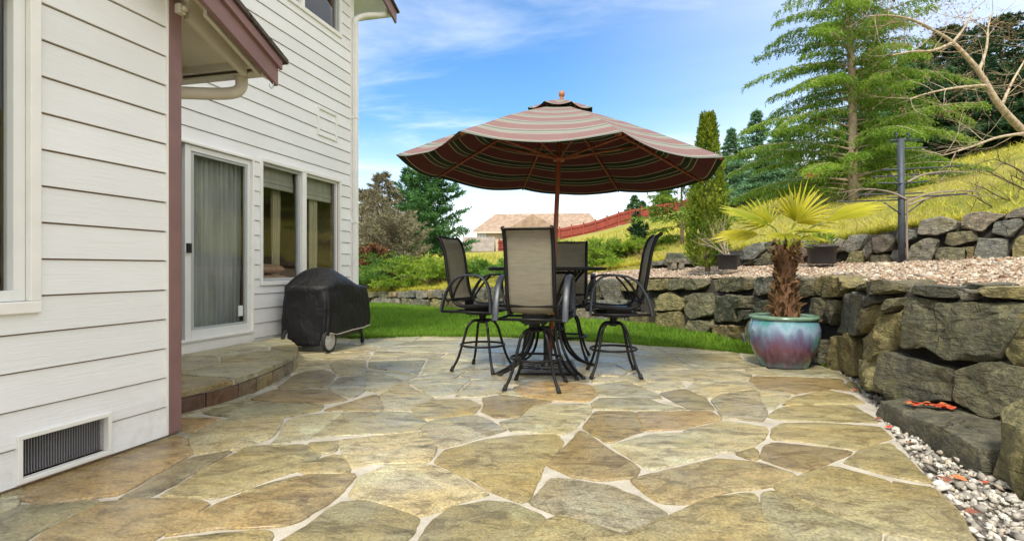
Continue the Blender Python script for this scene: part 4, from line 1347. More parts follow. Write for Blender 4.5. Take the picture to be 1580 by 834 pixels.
# mirrored slope towards the back (out of frame)
m = hb(); m.prism(None, [(-4.62,RIDGE,rz(RIDGE)+.2),(-4.62,RIDGE-4.5,rz(RIDGE)+.2-4.5*SL),(-4.62,RIDGE-4.5,rz(RIDGE)+.23-4.5*SL),(-4.62,RIDGE,rz(RIDGE)+.23)], [(-2.6,RIDGE,rz(RIDGE)+.2),(-2.6,RIDGE-4.5,rz(RIDGE)+.2-4.5*SL),(-2.6,RIDGE-4.5,rz(RIDGE)+.23-4.5*SL),(-2.6,RIDGE,rz(RIDGE)+.23)]); m.build('roof', M_SHING, house)
# ---- main roof
def rm(a): return 5.16 + SL*(8.62-a)
m = hb(); slope_slab(m, -4.27, -4.235, 1.0, 8.62, rm, 0, .19); m.build('rake_board', M_MAUVE, house, bevel=.003)
m = hb(); slope_slab(m, -11, -4.272, 1.0, 8.58, rm, .15, .18); m.build('soffit', M_TRIM, house)
m = hb(); slope_slab(m, -11, -4.20, 1.0, 8.66, rm, .20, .235); m.build('roof', M_SHING, house)
m = hb(); m.box2((-11,8.545,5.27),(-4.275,8.575,5.42)); m.box2((-11,8.577,5.30),(-4.29,8.68,5.315)); m.box2((-11,8.665,5.315),(-4.29,8.68,5.43)); m.box2((-4.305,8.577,5.315),(-4.29,8.665,5.43)); m.build('gutter', M_TRIM, house, bevel=.004)

# ---- things inside the rooms
def place_in(o):
    o.location = house.location; o.rotation_euler = house.rotation_euler; return o
def mat_cloth(name, a, b, trans=.3):
    m_, nt, out = mat_new(name); h = NT(nt)
    n = h.noise(h.coord('Object', (1, 1, .15)), 9, 4); c = h.ramp(n, [(.3, a), (.7, b)])
    d = h.n.new('ShaderNodeBsdfDiffuse'); h.l.new(c, d.inputs[0]); t = h.n.new('ShaderNodeBsdfTranslucent'); h.l.new(c, t.inputs[0])
    mx = h.n.new('ShaderNodeMixShader'); mx.inputs[0].default_value = trans; h.l.new(d.outputs[0], mx.inputs[1]); h.l.new(t.outputs[0], mx.inputs[2]); h.l.new(mx.outputs[0], out.inputs['Surface']); return m_
M_CURT = mat_cloth('curtain_cloth', (.36,.37,.36), (.56,.57,.55)); M_CREAM = mat_cloth('cream_cloth', (.52,.46,.30), (.66,.60,.42)); M_BLIND = mat_cloth('blind_cloth', (.45,.43,.36), (.58,.56,.48))
def curtain(n, a0, a1, z0, z1, folds, amp, mat, name, label, cat, seed=0):
    r = random.Random(seed); P = []; N = folds*12
    ph = [r.uniform(.6, 1.4) for _ in range(folds+2)]
    for i in range(N+1):
        t = i/N; a = a0+(a1-a0)*t; x = math.sin(t*folds*2*math.pi + ph[int(t*folds)]*.8)*amp*ph[int(t*folds)]
        P.append([(n+x*(.55+.45*(1-k/8))+r.uniform(-.002,.002), a+x*.25*math.sin(k*.5), z1+(z0-z1)*k/8) for k in range(9)])
    mb = hb(); mb.grid(P); o = mb.build(name, mat); place_in(o); return tag(o, label, cat)
curtain(NM-.12, 4.72, 5.60, .30, 2.30, 12, .028, M_CURT, 'curtain', 'grey-green pleated curtain hanging behind the sliding door glass', 'curtain', 3)
curtain(NM-.17, 7.05, 7.25, .80, 2.30, 4, .03, M_CREAM, 'curtain', 'cream curtain gathered in the right half of the large window', 'curtain', 4)
curtain(NM-.26, 6.36, 6.50, .80, 2.30, 3, .03, M_CREAM, 'curtain', 'pale curtain seen deep in the left half of the large window', 'curtain', 5)
for a0, a1, zb, lab in ((5.86,6.62,2.06,'folded cream blind drawn up in the left half of the large window'), (6.73,7.53,2.02,'folded cream blind drawn up in the right half of the large window')):
    mb = hb(); mb.box2((NM-.13,a0,zb+.12),(NM-.115,a1,2.36)); mb.box2((NM-.15,a0,zb),(NM-.11,a1,zb+.06)); mb.box2((NM-.14,a0,zb+.06),(NM-.105,a1,zb+.12))
    o = mb.build('window_blind', M_BLIND, bevel=.008); place_in(o); tag(o, lab, 'blind')
M_CUSH = plain('tan_cushion', (.34,.20,.12), .85, 0, .15, 10, .1)
def cushion(n, a, z, L, Wd, Hh, label):
    bm = bmesh.new(); bmesh.ops.create_uvsphere(bm, u_segments=24, v_segments=14, radius=1)
    for v in bm.verts:
        x, y, zz = v.co; f = lambda q, p=.45: math.copysign(abs(q)**p, q)
        v.co = (f(x)*Wd/2*(1-.15*zz*zz), f(y)*L/2*(1-.1*zz*zz), zz*Hh/2)
        v.co += Vector((n, a, z)) - H0
    me = bpy.data.meshes.new('cushion'); bm.to_mesh(me); bm.free(); me.polygons.foreach_set('use_smooth', [True]*len(me.polygons)); me.materials.append(M_CUSH)
    o = link(bpy.data.objects.new('cushion', me)); place_in(o); return tag(o, label, 'cushion')
cushion(NM-.36, 6.2, 1.02, .78, .42, .14, 'rounded tan cushion on top of the pile inside the large window')
cushion(NM-.36, 6.22, .905, .80, .46, .09, 'flat tan cushion under the rounded one inside the large window')
mb = hb(); mb.box2((NM-.72,5.6,.74),(NM-.16,7.3,.86)); 
for q in (5.65, 7.2): mb.box2((NM-.68,q,.225),(NM-.62,q+.06,.74)); mb.box2((NM-.25,q,.225),(NM-.19,q+.06,.74))
o = mb.build('bench', plain('dark_wood', (.07,.035,.02), .5), bevel=.006); o.name = 'bench'; place_in(o); tag(o, 'dark wooden bench inside the large window, under the tan cushions', 'bench')

# ---- flagstone doorstep
def pt_w(n, a): v = hw(n, a); return (v.x, v.y)
nose = [gp(270,642), gp(300,634), gp(345,622), gp(385,608), gp(420,593), gp(448,577), gp(461,566), gp(458,552), gp(447,543), gp(434,537.5)]
front = [Vector(p) for p in nose]
top_front = []
inner = [pt_w(NM+.03, 6.18), pt_w(NM+.03, 2.95), pt_w(-3.2, 2.95)]
outline = [tuple(p) for p in smooth_path([(p.x, p.y, 0) for p in front], 5)]
outline = [(p[0], p[1]) for p in outline] + inner
STEP_H = .163
stp = empty('doorstep', (0, 0, 0), 0, 'raised flagstone doorstep with a curved corner below the sliding glass door', 'step')
if area(outline) < 0: outline = outline[::-1]
mb = MB(); mb.extrude(inset_poly(outline, .035), -.02, STEP_H-.052); mb.build('riser_core', M_GROUT, stp)
# riser stones
fr = [Vector((p[0], p[1], 0)) for p in smooth_path([(p.x, p.y, 0) for p in front], 8)]
Lc = [0]
for i in range(1, len(fr)): Lc.append(Lc[-1]+(fr[i]-fr[i-1]).length)
def along(d):
    i = 0
    while i < len(fr)-2 and d > Lc[i+1]: i += 1
    return fr[i]+(fr[i+1]-fr[i])*((d-Lc[i])/(Lc[i+1]-Lc[i]))
def colored(mb, name, col, parent, bevel=.006):
    o = mb.build(name, M_FLAG, parent, bevel=bevel); me = o.data
    a = me.attributes.new('stone', 'FLOAT_COLOR', 'FACE'); a.data.foreach_set('color', [x for _ in me.polygons for x in (*col, 1)]); return o
rs = random.Random(4); d = 0.0; ks = 0
while d < Lc[-1]-.1:
    w = rs.uniform(.22, .36); e = min(d+w, Lc[-1]); mb = MB(); N = 5; R0, R1 = [], []
    P = [[], [], [], []]
    for k in range(N+1):
        q = along(d+.009+(e-d-.018)*k/N); q2 = along(min(Lc[-1], d+.009+(e-d-.018)*k/N+.02)); t = (q2-q)
        if t.length < 1e-6: t = q-along(max(0, d-.02))
        t.normalize(); nrm = Vector((-t.y, t.x, 0))          # towards the wall
        o_ = rs.uniform(-.003,.003)
        a_ = q+nrm*(.012+o_); b_ = q+nrm*.06
        for lst, pnt, z in ((P[0], a_, -.015), (P[1], a_, STEP_H-.055), (P[2], b_, STEP_H-.055), (P[3], b_, -.015)): lst.append((pnt.x, pnt.y, z))
    mb.grid(P + [P[0]]); mb.add([P[i][0] for i in range(4)], [(0,1,2,3)]); mb.add([P[i][-1] for i in range(4)], [(0,1,2,3)])
    colored(mb, 'riser_stone', [(.10,.045,.025),(.13,.07,.04),(.17,.12,.065),(.28,.22,.11),(.27,.20,.11),(.20,.15,.09)][min(ks,5)] if ks < 6 else rs.choice([TONES[BR],TONES[OL]]), stp, .005)
    d = e; ks += 1
# tread: one grout bed and flag pieces cut by Voronoi
mb = MB(); mb.extrude(inset_poly(outline, .02), STEP_H-.05, STEP_H-.008); mb.build('tread_bed', M_GROUT, stp)
sd2 = [pt_w(n_, a_) for n_, a_ in ((-3.55,3.3),(-4.25,3.35),(-3.5,4.15),(-4.35,4.2),(-3.75,4.75),(-4.45,5.0),(-3.75,5.5),(-4.4,5.75),(-4.2,6.35))]
for i, s in enumerate(sd2):
    poly = outline[:]
    for j, q in enumerate(sd2):
        if i != j:
            poly = clip_half(poly, ((s[0]+q[0])/2, (s[1]+q[1])/2), (q[0]-s[0], q[1]-s[1]))
    if len(poly) < 3: continue
    if area(poly) < 0: poly = poly[::-1]
    poly = resample(chaikin(poly, 1, .1), max(24, int(sum((Vector(poly[k])-Vector(poly[k-1])).length for k in range(len(poly)))/.06)))
    poly = inset_poly(poly, .011)
    poly = [(p[0]+noise.noise(Vector((p[0]*8,p[1]*8,i)))*.014, p[1]+noise.noise(Vector((p[0]*8,p[1]*8,i+9)))*.014) for p in poly]
    mb = MB(); zt_ = STEP_H+rs.uniform(-.003,.003)
    mb.extrude(poly, STEP_H-.045, zt_); k = rs.uniform(.85,1.15); b_ = TONES[rs.choice([OL, GG, BR, GY, OL])]
    colored(mb, 'tread_stone', tuple(x*k for x in b_), stp, .006)
# ================================================================== PATIO FURNITURE
M_IRON = plain('black_powdercoat', (.009,.009,.010), .45, .0, .25, 40, .15, .22)
M_BARM = plain('armrest_metal', (.035,.042,.055), .42, .1, .2, 20, .1, .5)
M_FOOT = plain('rubber_foot', (.012,.012,.012), .8)
def mat_sling():
    m, nt, out = mat_new('sling_mesh'); h = NT(nt)
    co = h.coord('Object')
    w1 = h.wave(co, 90, 0, 0, direction='Z'); w2 = h.wave(co, 60, 0, 0, direction='X')
    n = h.noise(h.coord('Object', (1, 1, 7)), 9, 5, .6)
    c = h.ramp(n, [(.3, (.30,.275,.215)), (.7, (.42,.39,.315))])
    c = h.mix(h.math('MULTIPLY', w1, .35), c, (.16,.14,.10)); c = h.mix(h.math('MULTIPLY', w2, .25), c, (.14,.12,.09))
    d = h.n.new('ShaderNodeBsdfPrincipled'); h.set(d.inputs['Base Color'], c); d.inputs['Roughness'].default_value = .6
    h.l.new(h.bump(w1, .25, .002), d.inputs['Normal'])
    t = h.n.new('ShaderNodeBsdfTranslucent'); h.l.new(c, t.inputs[0]); tp = h.n.new('ShaderNodeBsdfTransparent')
    mx = h.n.new('ShaderNodeMixShader'); mx.inputs[0].default_value = .35; h.l.new(d.outputs[0], mx.inputs[1]); h.l.new(t.outputs[0], mx.inputs[2])
    m2 = h.n.new('ShaderNodeMixShader'); m2.inputs[0].default_value = .16; h.l.new(mx.outputs[0], m2.inputs[1]); h.l.new(tp.outputs[0], m2.inputs[2])
    h.l.new(m2.outputs[0], out.inputs['Surface']); return m
M_SLING = mat_sling()
# side profile (y forward, z) of seat and high back
PROF = smooth_path([(0,.255,.640),(0,.215,.668),(0,.08,.662),(0,-.06,.650),(0,-.165,.660),(0,-.225,.705),(0,-.262,.80),(0,-.292,.95),(0,-.312,1.08),(0,-.335,1.20),(0,-.372,1.30),(0,-.408,1.345),(0,-.43,1.352)], 4)
def make_chair():
    t = empty('patio_chair', (0, 0, 0))
    mb = MB()
    P = []
    for p in PROF:
        w = .192 + .006*math.sin(p.z*6)
        P.append([(x*w, p.y - .012*(1-x*x), p.z - .012*(1-x*x)*(1 if p.z < .72 else 0)) for x in [k/6-1 for k in range(13)]])
    mb.grid(P); mb.build('sling', M_SLING, t, solid=.004)
    for s in (-1, 1):
        mb = MB(); mb.tube([(s*.199, p.y, p.z) for p in PROF], .0175, 8); mb.build('side_rail', M_IRON, t)
        mb = MB()
        path = smooth_path([(0,-.315,.595),(0,-.290,.70),(0,-.250,.80),(0,-.175,.905),(0,-.07,.955),(0,.08,.958),(0,.165,.925),(0,.212,.845),(0,.232,.74),(0,.24,.60)], 5)
        L_, R_ = [], []
        prof = []
        for i, p in enumerate(path):
            a = path[max(0, i-1)]; b = path[min(len(path)-1, i+1)]; tg = (b-a).normalized(); nr = Vector((0, -tg.z, tg.y))
            w = .026; th = .007
            c = Vector((s*.292, p.y, p.z))
            prof.append([c+Vector((-w,0,0))+nr*th, c+Vector((-w*.6,0,0))+nr*th*1.7, c+Vector((w*.6,0,0))+nr*th*1.7, c+Vector((w,0,0))+nr*th, c+Vector((w,0,0))-nr*th, c+Vector((-w,0,0))-nr*th])
        mb.grid(prof, closed=True); mb.add(prof[0], [(0,1,2,3,4,5)]); mb.add(prof[-1], [(5,4,3,2,1,0)])
        mb.build('armrest', M_BARM, t)
        mb = MB(); mb.tube(smooth_path([(s*.29,-.06,.945),(s*.275,-.13,.87),(s*.24,-.20,.76),(s*.215,-.225,.70)], 4), .011, 7); mb.build('arm_brace', M_IRON, t)
    mb = MB()
    for y, z in ((.225, .645), (-.235, .715)): mb.tube([(-.30, y, z), (.30, y, z)], .013, 8)
    for y in (-.20, .17): mb.tube([(-.295, y, .598), (.295, y, .598)], .013, 8)
    for s in (-1, 1): mb.tube([(s*.285, -.315, .60), (s*.285, .24, .60)], .013, 8)
    for s in (-1, 1): mb.tube([(s*.10, -.20, .592), (s*.10, .17, .592)], .014, 8)
    mb.build('seat_frame', M_IRON, t)
    mb = MB(); mb.tube([(-.205,-.418,1.345),(.205,-.418,1.345)], .012, 8); mb.build('top_bar', M_IRON, t)
    mb = MB(); mb.box((0,-.02,.572),(.21,.24,.022)); mb.box((0,-.04,.622),(.19,.22,.075)); mb.box((0,-.155,.655),(.16,.02,.11))
    for s in (-1, 1):
        for k in range(5): mb.ring((s*.075+k*.0, -.10+k*.035, .555), .014, .004, 14, 5, Matrix.Rotation(R(90), 3, 'X'))
    mb.lathe([(.0,.47),(.034,.47),(.034,.56),(.055,.562),(.055,.575),(.0,.575)], 18, close=False)
    mb.build('swivel_mount', M_IRON, t, bevel=.003)
    for k in range(4):
        a = R(45+90*k); c, s = math.cos(a), math.sin(a)
        path = smooth_path([(0,0,.500),(.06,0,.503),(.115,0,.488),(.160,0,.435),(.185,0,.36),(.218,0,.25),(.262,0,.12),(.325,0,.012)], 4)
        mb = MB(); mb.tube([(p.x*c, p.x*s, p.z) for p in path], .0135, 8); leg = mb.build('leg', M_IRON, t)
        mb = MB(); mb.tube([(.308*c,.308*s,.046),(.332*c,.332*s,.0)], .019, 10); mb.build('foot_cap', M_FOOT, leg)
    mb = MB(); mb.ring((0,0,.252), .222, .0115, 40, 8); mb.ring((0,0,.492), .062, .010, 24, 7); mb.build('foot_ring', M_IRON, t)
    return t
CHG = 'high patio chairs around the table'
chairs = [((.212,4.86), (.22,.975), 'tall patio chair with beige sling nearest the camera, seen from behind its high back'),
          ((-.30,5.70), (.88,-.40), 'tall beige sling patio chair on the grill side of the table'),
          ((.985,5.42), (-.985,.06), 'tall patio chair between the table and the potted palm, its back seen edge-on'),
          ((.64,6.42), (-.18,-.98), 'tall patio chair on the lawn side of the table, facing the camera')]
proto = make_chair()
for i, ((x, y), (fx, fy), lab) in enumerate(chairs):
    o = proto if i == 0 else copy_tree(proto)
    o.location = (x, y, .003); o.rotation_euler = (0, 0, math.atan2(fy, fx)-R(90)); tag(o, lab, 'chair', CHG)

# ---- round bar table
TC = (.355, 5.66)
tbl = empty('patio_table', (*TC, .003), R(12), 'round black bar-height patio table with curved metal legs under the umbrella', 'table')
m_, nt_, out_ = mat_new('dark_table_glass'); h_ = NT(nt_)
h_.bsdf(out_, h_.ramp(h_.noise(h_.coord('Object'), 30, 3), [(.3,(.02,.022,.022)),(.7,(.035,.037,.036))]), .12, 0, None, .6)
mb = MB(); mb.lathe([(.032,1.022),(.565,1.022),(.565,1.034),(.032,1.034),(.032,1.022)], 64, close=False); mb.build('tabletop', m_, tbl)
mb = MB(); mb.lathe([(.562,1.012),(.590,1.008),(.602,1.022),(.596,1.040),(.575,1.042),(.562,1.037)], 64, close=False); mb.ring((0,0,.985),.30,.012,48,8); mb.ring((0,0,.42),.175,.010,40,8); mb.ring((0,0,1.0),.05,.012,24,8); mb.build('table_frame', M_IRON, tbl)
for k in range(4):
    for dx in (-.035, .035):
        a = R(18+90*k); c, s = math.cos(a), math.sin(a)
        path = smooth_path([(.44,0,1.0),(.36,0,.93),(.265,0,.80),(.205,0,.65),(.185,0,.50),(.20,0,.36),(.27,0,.20),(.40,0,.075),(.56,0,.013)], 4)
        mb = MB(); mb.tube([(p.x*c - dx*s*min(1, p.x/.3), p.x*s + dx*c*min(1, p.x/.3), p.z) for p in path], .014, 8)
        lg = mb.build('leg', M_IRON, tbl)
        mb = MB(); mb.lathe([(0,0),(.022,0),(.022,.014),(.014,.024),(0,.024)], 12, (.56*c-dx*s,.56*s+dx*c,-.002), False); mb.build('foot_cap', M_FOOT, lg)

# ---- umbrella base: square cast plate with scrolls
ub = empty('umbrella_base', (*TC, .003), R(-2), 'square black cast iron umbrella base with scrollwork under the patio table', 'umbrella base')
mb = MB(); mb.box((0,0,.011),(.58,.58,.022)); mb.build('plate', M_IRON, ub, bevel=.006)
m_scr = plain('worn_cast_iron', (.075,.075,.072), .5, .2, .3, 30, .2)
mb = MB()
for s in (-1, 1):
    mb.box((s*.275,0,.036),(.022,.572,.026)); mb.box((0,s*.275,.036),(.526,.022,.026))
mb.ring((0,0,.034),.115,.010,40,8); mb.ring((0,0,.034),.075,.008,32,8)
for k in range(12):
    a = R(30*k); r1 = .26/max(abs(math.cos(a)), abs(math.sin(a)))
    p0 = Vector((.12*math.cos(a), .12*math.sin(a), .032)); p1 = Vector((r1*math.cos(a+.12), r1*math.sin(a+.12), .032)); md = (p0+p1)/2 + Vector((-math.sin(a), math.cos(a), 0))*.035
    mb.tube(smooth_path([p0, md, p1], 5), .009, 6)
for sx in (-1, 1):
    for sy in (-1, 1): mb.ring((sx*.20,sy*.20,.032),.042,.007,24,6)
mb.build('scrollwork', m_scr, ub)
mb = MB(); mb.lathe([(.0,.022),(.075,.022),(.07,.05),(.042,.08),(.036,.12),(.036,.40),(.041,.405),(.041,.43),(.0265,.432)], 24, close=False); mb.build('socket', M_IRON, ub)

# ---- umbrella
def mat_canopy():
    m, nt, out = mat_new('striped_canvas'); h = NT(nt)
    v = h.attr('stripe')
    f = h.math('FRACT', h.math('ADD', h.math('MULTIPLY', v, 6.4), .22))
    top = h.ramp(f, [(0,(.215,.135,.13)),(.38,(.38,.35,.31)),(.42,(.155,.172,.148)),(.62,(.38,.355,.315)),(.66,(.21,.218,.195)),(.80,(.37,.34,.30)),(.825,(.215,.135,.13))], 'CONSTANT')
    und_shaded = h.ramp(f, [(0,(.085,.026,.024)),(.38,(.40,.33,.22)),(.405,(.020,.028,.016)),(.63,(.36,.32,.20)),(.655,(.032,.042,.022)),(.81,(.40,.33,.22)),(.835,(.085,.026,.024))], 'CONSTANT')
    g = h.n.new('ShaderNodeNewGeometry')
    c = h.mix(g.outputs['Backfacing'], top, und_shaded)  # same cloth: lit tones on top, shade put into the underside colours
    n = h.noise(h.coord('Object'), 6, 6, .6); c = h.mix(h.rng(n, .35, .7, 0, .25), c, h.mix(1.0, c, (.72,.70,.66), 'MULTIPLY'))
    wv = h.noise(h.coord('Object'), 260, 2)
    d = h.n.new('ShaderNodeBsdfPrincipled'); h.set(d.inputs['Base Color'], c); d.inputs['Roughness'].default_value = .85; d.inputs['Specular IOR Level'].default_value = .15
    h.l.new(h.bump(h.math('ADD', wv, h.math('MULTIPLY', n, 2.0)), .22, .004), d.inputs['Normal'])
    t = h.n.new('ShaderNodeBsdfTranslucent'); h.set(t.inputs[0], h.mix(1.0, c, (.35,.25,.22), 'MULTIPLY'))
    mx = h.n.new('ShaderNodeMixShader'); mx.inputs[0].default_value = .10; h.l.new(d.outputs[0], mx.inputs[1]); h.l.new(t.outputs[0], mx.inputs[2])
    h.l.new(mx.outputs[0], out.inputs['Surface']); return m
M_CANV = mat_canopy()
def mat_wood():
    m, nt, out = mat_new('teak_wood'); h = NT(nt)
    n = h.noise(h.coord('Object', (6, 6, .5)), 6, 6, .6, .5); c = h.ramp(n, [(.3,(.17,.040,.014)),(.55,(.30,.085,.030)),(.75,(.40,.14,.055))])
    h.bsdf(out, c, .38, 0, h.bump(n, .15, .003), .5); return m
M_WOOD = mat_wood()
UMB = empty('patio_umbrella', (TC[0]+.026, TC[1], .06), 0, 'wooden pole patio umbrella with a maroon and grey-green striped canopy', 'umbrella')
UMB.rotation_euler = (0, R(2.6), 0)
UR, UZR, UA0 = 1.62, 1.985, R(12)
def ribz(v):                                # height along a rib, v = r/UR
    return UZR + (1-v)*.655 + .028*math.sin(math.pi*v)
def canopy_mesh(v0, v1, dz, droop, name, flare=1.0, n=16, mv=22):
    V, Fs, st = [], [], []
    for k in range(8):
        a, b = UA0+R(45*k), UA0+R(45*(k+1)); base = len(V)
        for j in range(mv+1):
            v = v0+(v1-v0)*j/mv
            A = Vector((UR*v*math.cos(a), UR*v*math.sin(a), ribz(v)+dz)); B = Vector((UR*v*math.cos(b), UR*v*math.sin(b), ribz(v)+dz))
            for i in range(n+1):
                u = i/n; p = A.lerp(B, u); q = 4*u*(1-u); w = (v-v0)/(v1-v0)
                sag = -.025*q*math.sin(math.pi*min(1, w*.9)) - droop*q*max(0, (w-.45)/.55)**1.5
                p.z += sag + noise.noise(Vector((p.x*2.6, p.y*2.6, 4)))*.012*w
                p.x *= 1 - .012*q*w; p.y *= 1 - .012*q*w
                V.append(p); st.append(v*1.0)
        for j in range(mv):
            for i in range(n):
                c = base+j*(n+1)+i; Fs.append((c, c+1, c+n+2, c+n+1))
    me = bpy.data.meshes.new(name); me.from_pydata(V, [], Fs)
    bm = bmesh.new(); bm.from_mesh(me); bmesh.ops.remove_doubles(bm, verts=bm.verts, dist=.0005)
    lay = bm.verts.layers.float.new('stripe')
    for v in bm.verts:
        # distance across the panel = projection on the panel's middle direction
        ang = math.atan2(v.co.y, v.co.x)-UA0; k = math.floor(ang/R(45)); mid = UA0+R(45*k+22.5)
        v[lay] = (v.co.x*math.cos(mid)+v.co.y*math.sin(mid))/(UR*math.cos(R(22.5)))
    bmesh.ops.recalc_face_normals(bm, faces=bm.faces)
    up = sum(f.normal.z for f in bm.faces)
    if up < 0: bmesh.ops.reverse_faces(bm, faces=bm.faces)
    bm.to_mesh(me); bm.free()
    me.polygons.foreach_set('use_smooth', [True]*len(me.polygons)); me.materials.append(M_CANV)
    return link(bpy.data.objects.new(name, me), UMB)
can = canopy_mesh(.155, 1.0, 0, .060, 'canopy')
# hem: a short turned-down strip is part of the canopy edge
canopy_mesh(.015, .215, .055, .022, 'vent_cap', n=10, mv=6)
mb = MB(); mb.tube([(0,0,.05),(0,0,1.2),(0,0,2.70)], [.0245,.0245,.022], 14); mb.build('pole', M_WOOD, UMB)
mb = MB(); mb.lathe([(0,2.685),(.020,2.685),(.022,2.70),(.014,2.709),(.026,2.719),(.032,2.739),(.029,2.758),(.017,2.771),(0,2.775)], 20, close=False); mb.build('finial', plain('finial_wood', (.34,.13,.05), .4, 0, .15, 20), UMB)
mb = MB(); mb.lathe([(.024,2.055),(.055,2.06),(.06,2.08),(.055,2.115),(.03,2.125)], 16, close=False); mb.lathe([(.024,2.55),(.05,2.555),(.052,2.60),(.024,2.61)], 16, close=False); mb.build('hub', M_WOOD, UMB)
for k in range(8):
    a = UA0+R(45*k); c, s = math.cos(a), math.sin(a)
    mb = MB(); mb.tube([(UR*v*c, UR*v*s, ribz(v)-.020) for v in (.03,.25,.5,.75,.985)], [.013,.013,.0125,.011,.009], 6, flat=1.4, up=(0,0,1)); rb = mb.build('rib', M_WOOD, UMB)
    mb = MB(); mb.tube([(.05*c,.05*s,2.09),(UR*.52*c,UR*.52*s,ribz(.52)-.035)], .0095, 6, flat=1.3, up=(0,0,1)); mb.build('strut', M_WOOD, rb)

# ---- covered grill
GC = hw(-4.185, 6.50)
gr = empty('covered_grill', (GC.x, GC.y, .003), -YAW, 'wheeled kettle grill under a black fabric cover beside the house wall', 'grill')
def mat_cover():
    m, nt, out = mat_new('grill_cover_vinyl'); h = NT(nt); co = h.coord('Object')
    n = h.noise(h.coord('Object', (1, 1, .6)), 5.5, 6, .6, .8); n2 = h.noise(co, 1.8, 3)
    h.bsdf(out, h.ramp(n2, [(.3,(.005,.005,.006)),(.7,(.010,.010,.012))]), h.rng(n, .3, .7, .42, .6), 0, h.bump(n, .8, .04), .3); return m
GW, GL = .33, .50                       # half sizes (x outwards from the wall, y along)
def cov_T(x, y):
    d = math.exp(-(abs(y+.16)/.25)**2.6)*max(0, 1-(abs(x)/.35)**2.4)**.6
    return .805 + .235*d + .022*math.cos(y*9)*max(0, y)
def make_cover():
    NP = 120; P = []
    def per(t):
        a = 2*math.pi*t; c, s = math.cos(a), math.sin(a); e = .22
        return math.copysign(abs(c)**e, c), math.copysign(abs(s)**e, s)
    rings = []
    for q in (.02,.12,.25,.4,.55,.68,.8,.9,.96,1.0):
        rings.append([(per(i/NP)[0]*GW*q, per(i/NP)[1]*GL*q, cov_T(per(i/NP)[0]*GW*q, per(i/NP)[1]*GL*q) - (.02*(q-.9)/.1 if q > .9 else 0)) for i in range(NP)])
    for k in range(1, 19):
        w = k/18; ring = []
        for i in range(NP):
            px, py = per(i/NP); t = i/NP
            zt_ = cov_T(px*GW, py*GL)-.02
            zb = .235 + .02*math.sin(t*17) - (.16 if py < -.9 else 0)*(1 if px < .7 else .3)
            z = zt_+(zb-zt_)*w
            f = noise.noise(Vector((px*GW*7, py*GL*7, z*1.3)))*.030*w + math.sin(t*2*math.pi*15+math.sin(z*9)*1.1)*.010*w + noise.noise(Vector((px*3, py*3, z*6)))*.018
            fl = 1.015+.045*math.sin(w*math.pi*.5)+f*2.2
            ring.append((px*GW*fl, py*GL*fl, z + noise.noise(Vector((px*4, py*4, 9)))*.012*w))
        rings.append(ring)
    mb = MB(); mb.grid(rings, closed=True); mb.add(rings[0], [tuple(range(NP))], True)
    return mb.build('cover', mat_cover(), gr, solid=.004), rings[-1]
cov, hem = make_cover()
mb = MB(); mb.tube([hem[i] for i in range(len(hem)) if hem[i][0] > .2][:], .006, 6)
mb = MB(); pts = sorted([h for h in hem if h[0] > .28], key=lambda q: q[1]); mb.tube([(p[0]+.004, p[1], p[2]-.004) for p in pts], .0065, 6); mb.build('hem_tape', plain('hem_tape', (.42,.40,.33), .7), cov)
mb = MB(); mb.box((0,-.02,.17),(.50,.80,.05)); mb.box((0,-.43,.30),(.46,.03,.30)); mb.tube([(-.26,-.44,.14),(.26,-.44,.14)], .012, 8)
for sx in (-.24, .24):
    for sy in (-.42, .42): mb.tube([(sx,sy,.13),(sx,sy,.75)], .016, 8)
mb.build('cart_frame', M_BLACK, gr, bevel=.003)
M_WHEEL = plain('wheel_grey', (.48,.48,.46), .5, 0, .1, 10)
for sx in (-.26, .30):
    mb = MB(); rot = Matrix.Rotation(R(90), 3, 'Y')
    def ly(p): return rot @ Vector(p)
    t = MB(); t.lathe([(.118,-.024),(.135,-.022),(.141,-.01),(.141,.01),(.135,.022),(.118,.024),(.118,-.024)], 36, close=False)
    for v in range(len(t.v)): q = ly(t.v[v]); t.v[v] = (q.x+sx, q.y-.44, q.z+.141)
    wh = t.build('wheel', M_FOOT, gr)
    d = MB(); d.lathe([(0,-.020),(.117,-.016),(.117,.016),(.095,.022),(.035,.020),(.028,.030),(0,.030)], 36, close=False)
    for v in range(len(d.v)): q = ly(d.v[v]); d.v[v] = (q.x+sx, q.y-.44, q.z+.141)
    d.build('hub_cap', M_WHEEL, wh)
for sx in (-.24, .25):
    mb = MB(); mb.tube([(sx,.44,.30),(sx,.44,.09)], .014, 8); mb.box((sx,.44,.085),(.05,.05,.02))
    ca = mb.build('caster_post', M_BLACK, gr)
    t = MB(); t.lathe([(0,-.013),(.034,-.013),(.038,0),(.034,.013),(0,.013)], 20, close=False)
    for v in range(len(t.v)): q = Matrix.Rotation(R(90), 3, 'Y') @ Vector(t.v[v]); t.v[v] = (q.x+sx, q.y+.455, q.z+.038)
    t.build('caster', M_FOOT, ca)

